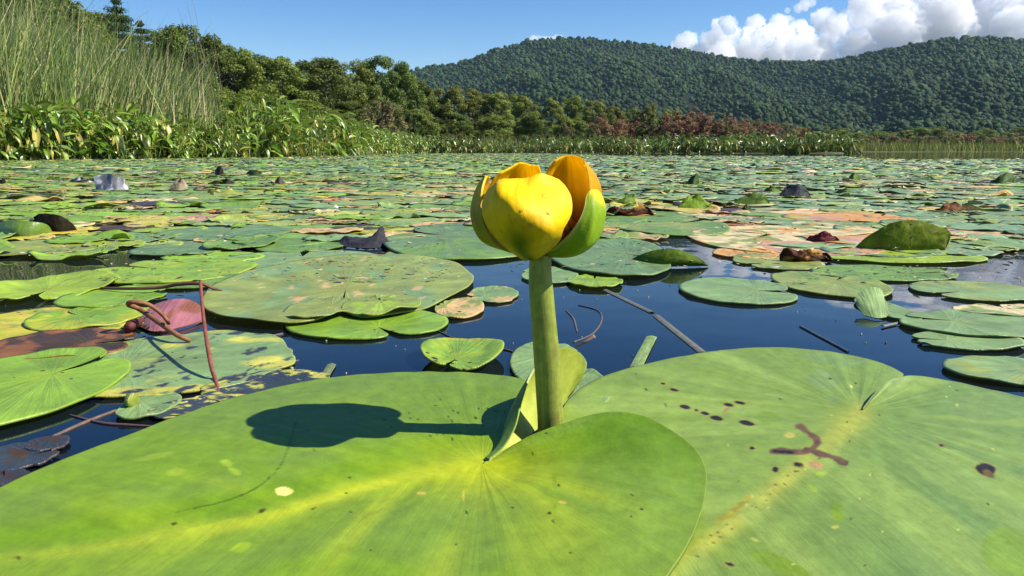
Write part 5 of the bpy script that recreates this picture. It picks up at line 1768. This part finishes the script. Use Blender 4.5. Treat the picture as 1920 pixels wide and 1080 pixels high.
def sepal(rows, ctop, cbot, label, mat=None, nu=56, nv=56, wav=0.0, seed=1):
    """a concave shell through a net of points: where the photograph shows them, and how far before (+) or behind (-) the flower's axis they lie"""
    R = np.array(rows, float)
    A = np.array([catmull(q, nu) for q in R])
    B = np.array([catmull(A[:, k], nv) for k in range(nu)]).transpose(1, 0, 2)
    u = np.broadcast_to(np.linspace(-1, 1, nu)[None], (nv, nu))
    v = np.broadcast_to(np.linspace(0, 1, nv)[:, None], (nv, nu))
    if wav:
        e = np.clip(np.maximum(np.abs(u), v) - .5, 0, 1) * 2
        B[..., 1] += wav * e * (fbm(u * 4 + seed, v * 4 + seed, seed, 3) - .5) * 2
        B[..., 2] += wav * (fbm(u * 2.5 + seed, v * 2.5, seed + 4, 3) - .5) * 3
    G = np.array([[aty(p[0], p[1], YF - p[2] * K) for p in q] for q in B])
    o = sheet("sepal", G, mat or M_SEPAL, fl_root, np.clip(ctop(u, v), 0, 1), np.clip(cbot(u, v), 0, 1), .0007)
    o['label'] = label
    return o


YEL, ORG, GRN = np.array((.86, .50, .002)), np.array((1.0, .66, .006)), np.array((.17, .26, .012))


def c_front(u, v):
    b = np.broadcast_to(YEL, u.shape + (3,)).copy()
    f = fbm(u * 2, v * 2, 4, 3)
    b = mixc(b, (.90, .58, .003), sstep(.4, .7, f) * .7)
    b = b * (1 - .10 * sstep(.55, .8, vnoise(u * 16, v * 1.5, 8)))[..., None]
    b = mixc(b, (.50, .22, .01), .5 * sstep(.72, .80, fbm(u * 5 + 3, v * 5, 9, 3)))
    b = mixc(b, (.34, .27, .005), sstep(.60, .15, v) * .75)  # shade of the lower half painted in as brown-olive
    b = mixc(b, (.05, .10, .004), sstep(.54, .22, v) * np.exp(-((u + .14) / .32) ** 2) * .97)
    return b


def c_in(u, v):
    b = np.broadcast_to(ORG, u.shape + (3,)).copy()
    b = mixc(b, (1.0, .72, .01), sstep(.6, 1, v) * .8)
    b = mixc(b, (.22, .06, .004), sstep(.68, .30, v))  # shade down inside the cup painted in as dark brown
    return b * (1 - .14 * sstep(.5, .8, vnoise(u * 18, v * 1.5, 5)))[..., None]


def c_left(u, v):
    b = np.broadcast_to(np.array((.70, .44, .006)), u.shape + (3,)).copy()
    b = mixc(b, (.17, .18, .008), sstep(.85, .45, v) * .85)  # olive shading of the outer side is painted into the colour
    return b * (1 - .12 * sstep(.5, .8, vnoise(u * 12, v * 1.5, 5)))[..., None]


def c_right(u, v):
    b = np.broadcast_to(np.array((.19, .31, .010)), u.shape + (3,)).copy()
    b = mixc(b, (.12, .19, .010), sstep(.45, .1, v))
    b = mixc(b, (.86, .64, .015), sstep(.60, .92, v + .16 * u) * .9)
    b = mixc(b, (.42, .40, .16), sstep(-.82, -1, u) * .6)
    return b * (.88 + .24 * fbm(u * 12, v * 12, 3))[..., None]


def c_back(u, v):
    return np.broadcast_to(np.array((.72, .45, .01)), u.shape + (3,)).copy()


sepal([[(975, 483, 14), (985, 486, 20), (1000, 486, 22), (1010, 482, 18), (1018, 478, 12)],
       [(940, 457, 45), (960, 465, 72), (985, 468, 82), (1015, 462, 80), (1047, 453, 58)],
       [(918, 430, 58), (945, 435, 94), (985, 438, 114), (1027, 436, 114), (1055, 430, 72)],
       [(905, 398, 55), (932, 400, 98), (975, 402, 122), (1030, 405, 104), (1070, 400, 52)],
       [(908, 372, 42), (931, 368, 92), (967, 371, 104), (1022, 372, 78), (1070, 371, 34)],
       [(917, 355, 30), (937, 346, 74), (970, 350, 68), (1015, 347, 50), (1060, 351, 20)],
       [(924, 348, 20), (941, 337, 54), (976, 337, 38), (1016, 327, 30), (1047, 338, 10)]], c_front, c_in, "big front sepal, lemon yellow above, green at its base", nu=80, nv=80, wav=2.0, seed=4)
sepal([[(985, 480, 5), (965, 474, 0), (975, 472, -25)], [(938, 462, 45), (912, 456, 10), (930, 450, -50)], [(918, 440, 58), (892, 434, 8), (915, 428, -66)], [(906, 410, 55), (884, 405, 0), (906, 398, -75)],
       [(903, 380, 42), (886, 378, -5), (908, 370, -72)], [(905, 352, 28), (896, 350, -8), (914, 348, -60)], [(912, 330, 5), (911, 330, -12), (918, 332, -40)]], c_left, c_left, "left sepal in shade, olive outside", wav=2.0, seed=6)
sepal([[(985, 475, -8), (1000, 475, -12), (1010, 475, -10)], [(930, 440, -30), (975, 440, -85), (1025, 440, -75)], [(915, 400, -30), (970, 395, -100), (1028, 400, -88)], [(914, 362, -25), (968, 350, -95), (1025, 360, -85)],
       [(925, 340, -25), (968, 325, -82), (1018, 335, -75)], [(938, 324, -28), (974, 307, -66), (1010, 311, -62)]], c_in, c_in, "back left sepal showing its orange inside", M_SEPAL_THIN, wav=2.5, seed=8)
sepal([[(1015, 476, -6), (1022, 476, -14), (1035, 474, -10), (1035, 476, 4)], [(1035, 440, -60), (1060, 440, -85), (1100, 440, -55), (1085, 445, 20)], [(1032, 400, -75), (1062, 400, -100), (1122, 395, -60), (1104, 400, 28)],
       [(1026, 360, -78), (1062, 355, -104), (1125, 358, -62), (1104, 360, 14)], [(1026, 325, -72), (1062, 315, -98), (1114, 328, -62), (1101, 325, -6)], [(1040, 302, -62), (1062, 291, -84), (1090, 297, -60), (1096, 310, -28)]],
      c_in, c_back, "tallest sepal at the back right, orange inside", M_SEPAL_THIN, wav=2.0, seed=11)
sepal([[(1020, 474, 10), (1026, 480, 6), (1032, 482, -4), (1030, 478, -16)], [(1040, 464, 42), (1066, 480, 34), (1090, 472, -2), (1070, 466, -34)], [(1066, 440, 62), (1098, 462, 58), (1122, 444, 0), (1094, 440, -44)],
       [(1084, 415, 66), (1112, 425, 62), (1133, 410, 0), (1104, 405, -46)], [(1095, 390, 58), (1116, 392, 54), (1134, 388, 2), (1108, 380, -38)], [(1099, 369, 42), (1114, 366, 36), (1127, 368, 6), (1110, 365, -24)],
       [(1108, 357, 24), (1114, 356, 20), (1120, 358, 8), (1112, 358, -8)]], c_right, c_right, "right sepal, green outside with a yellow rim", wav=1.5, seed=13)
# stigma disc and stamens inside the cup
zc = HD[2]
m_, n_ = 14, 40
rr_ = np.array([0, 8, 16, 22, 27, 30, 31, 29, 25, 22, 20, 19, 18, 17]) * K * .9
zz_ = np.array([66, 66, 67, 69, 70, 68, 64, 60, 54, 44, 34, 24, 14, 2]) * K
a_ = np.linspace(0, 2 * np.pi, n_)
G = np.stack([HD[0] + np.cos(a_)[None] * rr_[:, None] * (1 + .04 * np.cos(a_ * 12)[None]), HD[1] + np.sin(a_)[None] * rr_[:, None], zc + zz_[:, None] + 0 * a_[None]], -1)
build("stigma_disc", G.reshape(-1, 3), grid_faces(m_, n_), M_SEPAL, fl_root, np.tile((.50, .36, .03), (m_ * n_, 1)))
SV, SF, SC, n0 = [], [], [], 0
rsd = np.random.RandomState(4)
for ring, (cnt, r0, r1, hz) in enumerate([(26, 20, 40, 84), (30, 24, 54, 78), (32, 28, 68, 66)]):
    for k in range(cnt):
        a = k / cnt * 6.283 + ring * .1 + rsd.normal() * .04
        d = np.array([math.cos(a), math.sin(a), 0])
        p = [HD + d * r0 * K + np.array([0, 0, 14 * K]), HD + d * (r0 + 4) * K + np.array([0, 0, hz * .7 * K]), HD + d * (r0 + r1) / 2 * K + np.array([0, 0, hz * 1.05 * K]), HD + d * r1 * K + np.array([0, 0, hz * .8 * K])]
        v_, f_, _ = tube_data(p, [4 * K, 4.5 * K, 5 * K, 4 * K], 6, 9)
        SV.append(v_)
        SF += [tuple(i + n0 for i in q) for q in f_]
        SC.append(np.tile(np.array((.75, .27, .01)) * rsd.uniform(.7, 1.1), (len(v_), 1)))
        n0 += len(v_)
build("stamens", np.vstack(SV), SF, M_SEPAL, fl_root, np.vstack(SC))
# small dark bract under the head
G = np.stack([np.stack([HD[0] + (-44 + 34 * t) * K + 0 * w_, HD[1] - (6 + 10 * (1 - w_ ** 2)) * K, HD[2] + (10 - 16 * t * (1 - t) * 1.5 - 6 * t + 9 * w_ * math.sin(math.pi * min(1, t + .1))) * K], -1) for t in np.linspace(0, 1, 14) for w_ in [np.linspace(-1, 1, 7)]])
sheet("bract", G, M_STEM, fl_root, (.05, .08, .012), None, .0006)

# water drops on the big front sepal
sep = [o for o in fl_root.children if o.name.startswith("sepal")][0]
co = np.zeros(len(sep.data.vertices) * 3, np.float32)
sep.data.vertices.foreach_get('co', co)
co = co.reshape(-1, 3)
P2 = proj(co)
bpy.context.view_layer.update()
SEP_CTR = co.mean(0)
DROPS = [(1023, 367, 6, "largest clear water drop on the upper right of the front sepal"), (1027, 399, 4, "clear water drop below the largest one on the front sepal"), (994, 424, 4.5, "oval water drop low on the shaded line of the front sepal"),
         (1015, 340, 3.5, "small water drop near the top edge of the front sepal"), (977, 394, 3, "tiny water drop at the middle of the front sepal"), (1025, 333, 2.5, "tiniest water drop at the top edge of the front sepal"), (967, 413, 3, "tiny water drop in the shaded half of the front sepal")]
DV, DF = ico(3)
for x, y, r, lab in DROPS:
    Q = co - np.array([0, 0, HC])
    dist2 = np.hypot(P2[:, 0] - x, P2[:, 1] - y) + (np.linalg.norm(Q, axis=1) - np.linalg.norm(Q, axis=1).min()) * 2000
    c = co[np.argmin(dist2)]
    nn = c - SEP_CTR + np.array([0, -.004, 0])
    nn /= np.linalg.norm(nn)
    V = DV * r * K * .85
    V = V - nn[None] * (V @ nn)[:, None] * .62
    o = build("water_drop", V + c + nn * r * K * .08, DF, M_DROP)
    tag(o, lab, "water drop", "water drops on the front sepal")

# pollen, seeds and leaf crumbs afloat on the open water and strewn over the near pads' field
rs = np.random.RandomState(31)
Bg = Bag()
for k in range(170):
    py = 440 + 330 * rs.rand() ** 1.5
    px = rs.uniform(-20, 1940)
    c = at(px, py, .0007)
    r = rs.choice([.0003, .0005, .0010], p=[.6, .32, .08])
    a = np.linspace(0, 2 * np.pi, 6, endpoint=False) + rs.rand()
    rad = r * rs.uniform(.5, 1.3, 6)
    top = np.stack([c[0] + np.cos(a) * rad, c[1] + np.sin(a) * rad * .8, np.full(6, c[2] + r * .25)], -1)
    bot = top - np.array([0, 0, r * .3 + .0006])
    col = np.array([(.30, .28, .18), (.20, .24, .08), (.08, .06, .04), (.14, .18, .08)][rs.randint(4)])
    V = np.vstack([top, bot])
    i = np.arange(6)
    Bg.add(V, np.vstack([np.stack([i, i + 6, (i + 1) % 6 + 6, (i + 1) % 6], -1), [[0, 1, 2, 3], [0, 3, 4, 5]]]), col)
o = Bg.build("floating_specks", M_STALK, None, False)
tag(o, "fine pollen and leaf crumbs floating on the open water", "specks", None, 'stuff')

rs = np.random.RandomState(63)
n = 9000
Y = .55 + 9.5 * rs.rand(n) ** 1.7
X = rs.uniform(-.75, .75, n) * Y
sz = rs.choice([.0010, .0020, .0036], p=[.55, .33, .12], size=n) * (1 + 1.1 * np.maximum(Y - .8, 0) ** .8) * rs.uniform(.6, 1.3, n)
keep = np.ones(n, bool)
q = proj(np.stack([X, Y, 0 * X], -1))
for k in range(n):
    if Y[k] < 1.6 and any(inside(p, q[k, 0], q[k, 1]) for p in OPEN):
        keep[k] = False
X, Y, sz = X[keep], Y[keep], sz[keep]
n = len(X)
a0 = rs.uniform(0, 6.28, n)
tl = rs.normal(0, .16, n)
corner = np.array([(-1, -.45), (.2, -.7), (1, .1), (.1, .6)])
V = np.empty((n, 4, 3))
for k in range(4):
    cx_, cy_ = corner[k] * 1.0
    jx = rs.uniform(.6, 1.3, n)
    ux, uy = cx_ * sz * jx, cy_ * sz * jx
    V[:, k, 0] = X + ux * np.cos(a0) - uy * np.sin(a0)
    V[:, k, 1] = Y + ux * np.sin(a0) + uy * np.cos(a0)
    V[:, k, 2] = .0058 + sz * .2 + ux * tl + rs.normal(0, .10, n) * sz
cl = pick([(.035, .022, .012), (.42, .34, .10), (.40, .28, .14), (.16, .24, .05), (.50, .48, .40), (.12, .05, .02)], [5, 2.2, 1.6, 2.5, 1.0, 2], n)
o = build("leaf_crumbs", V.reshape(-1, 3), np.arange(n * 4).reshape(-1, 4), M_STALK, None, np.repeat(cl, 4, 0), None, False)
tag(o, "small brown, yellow and pale leaf crumbs strewn over the lily pads", "leaf litter", None, 'stuff')
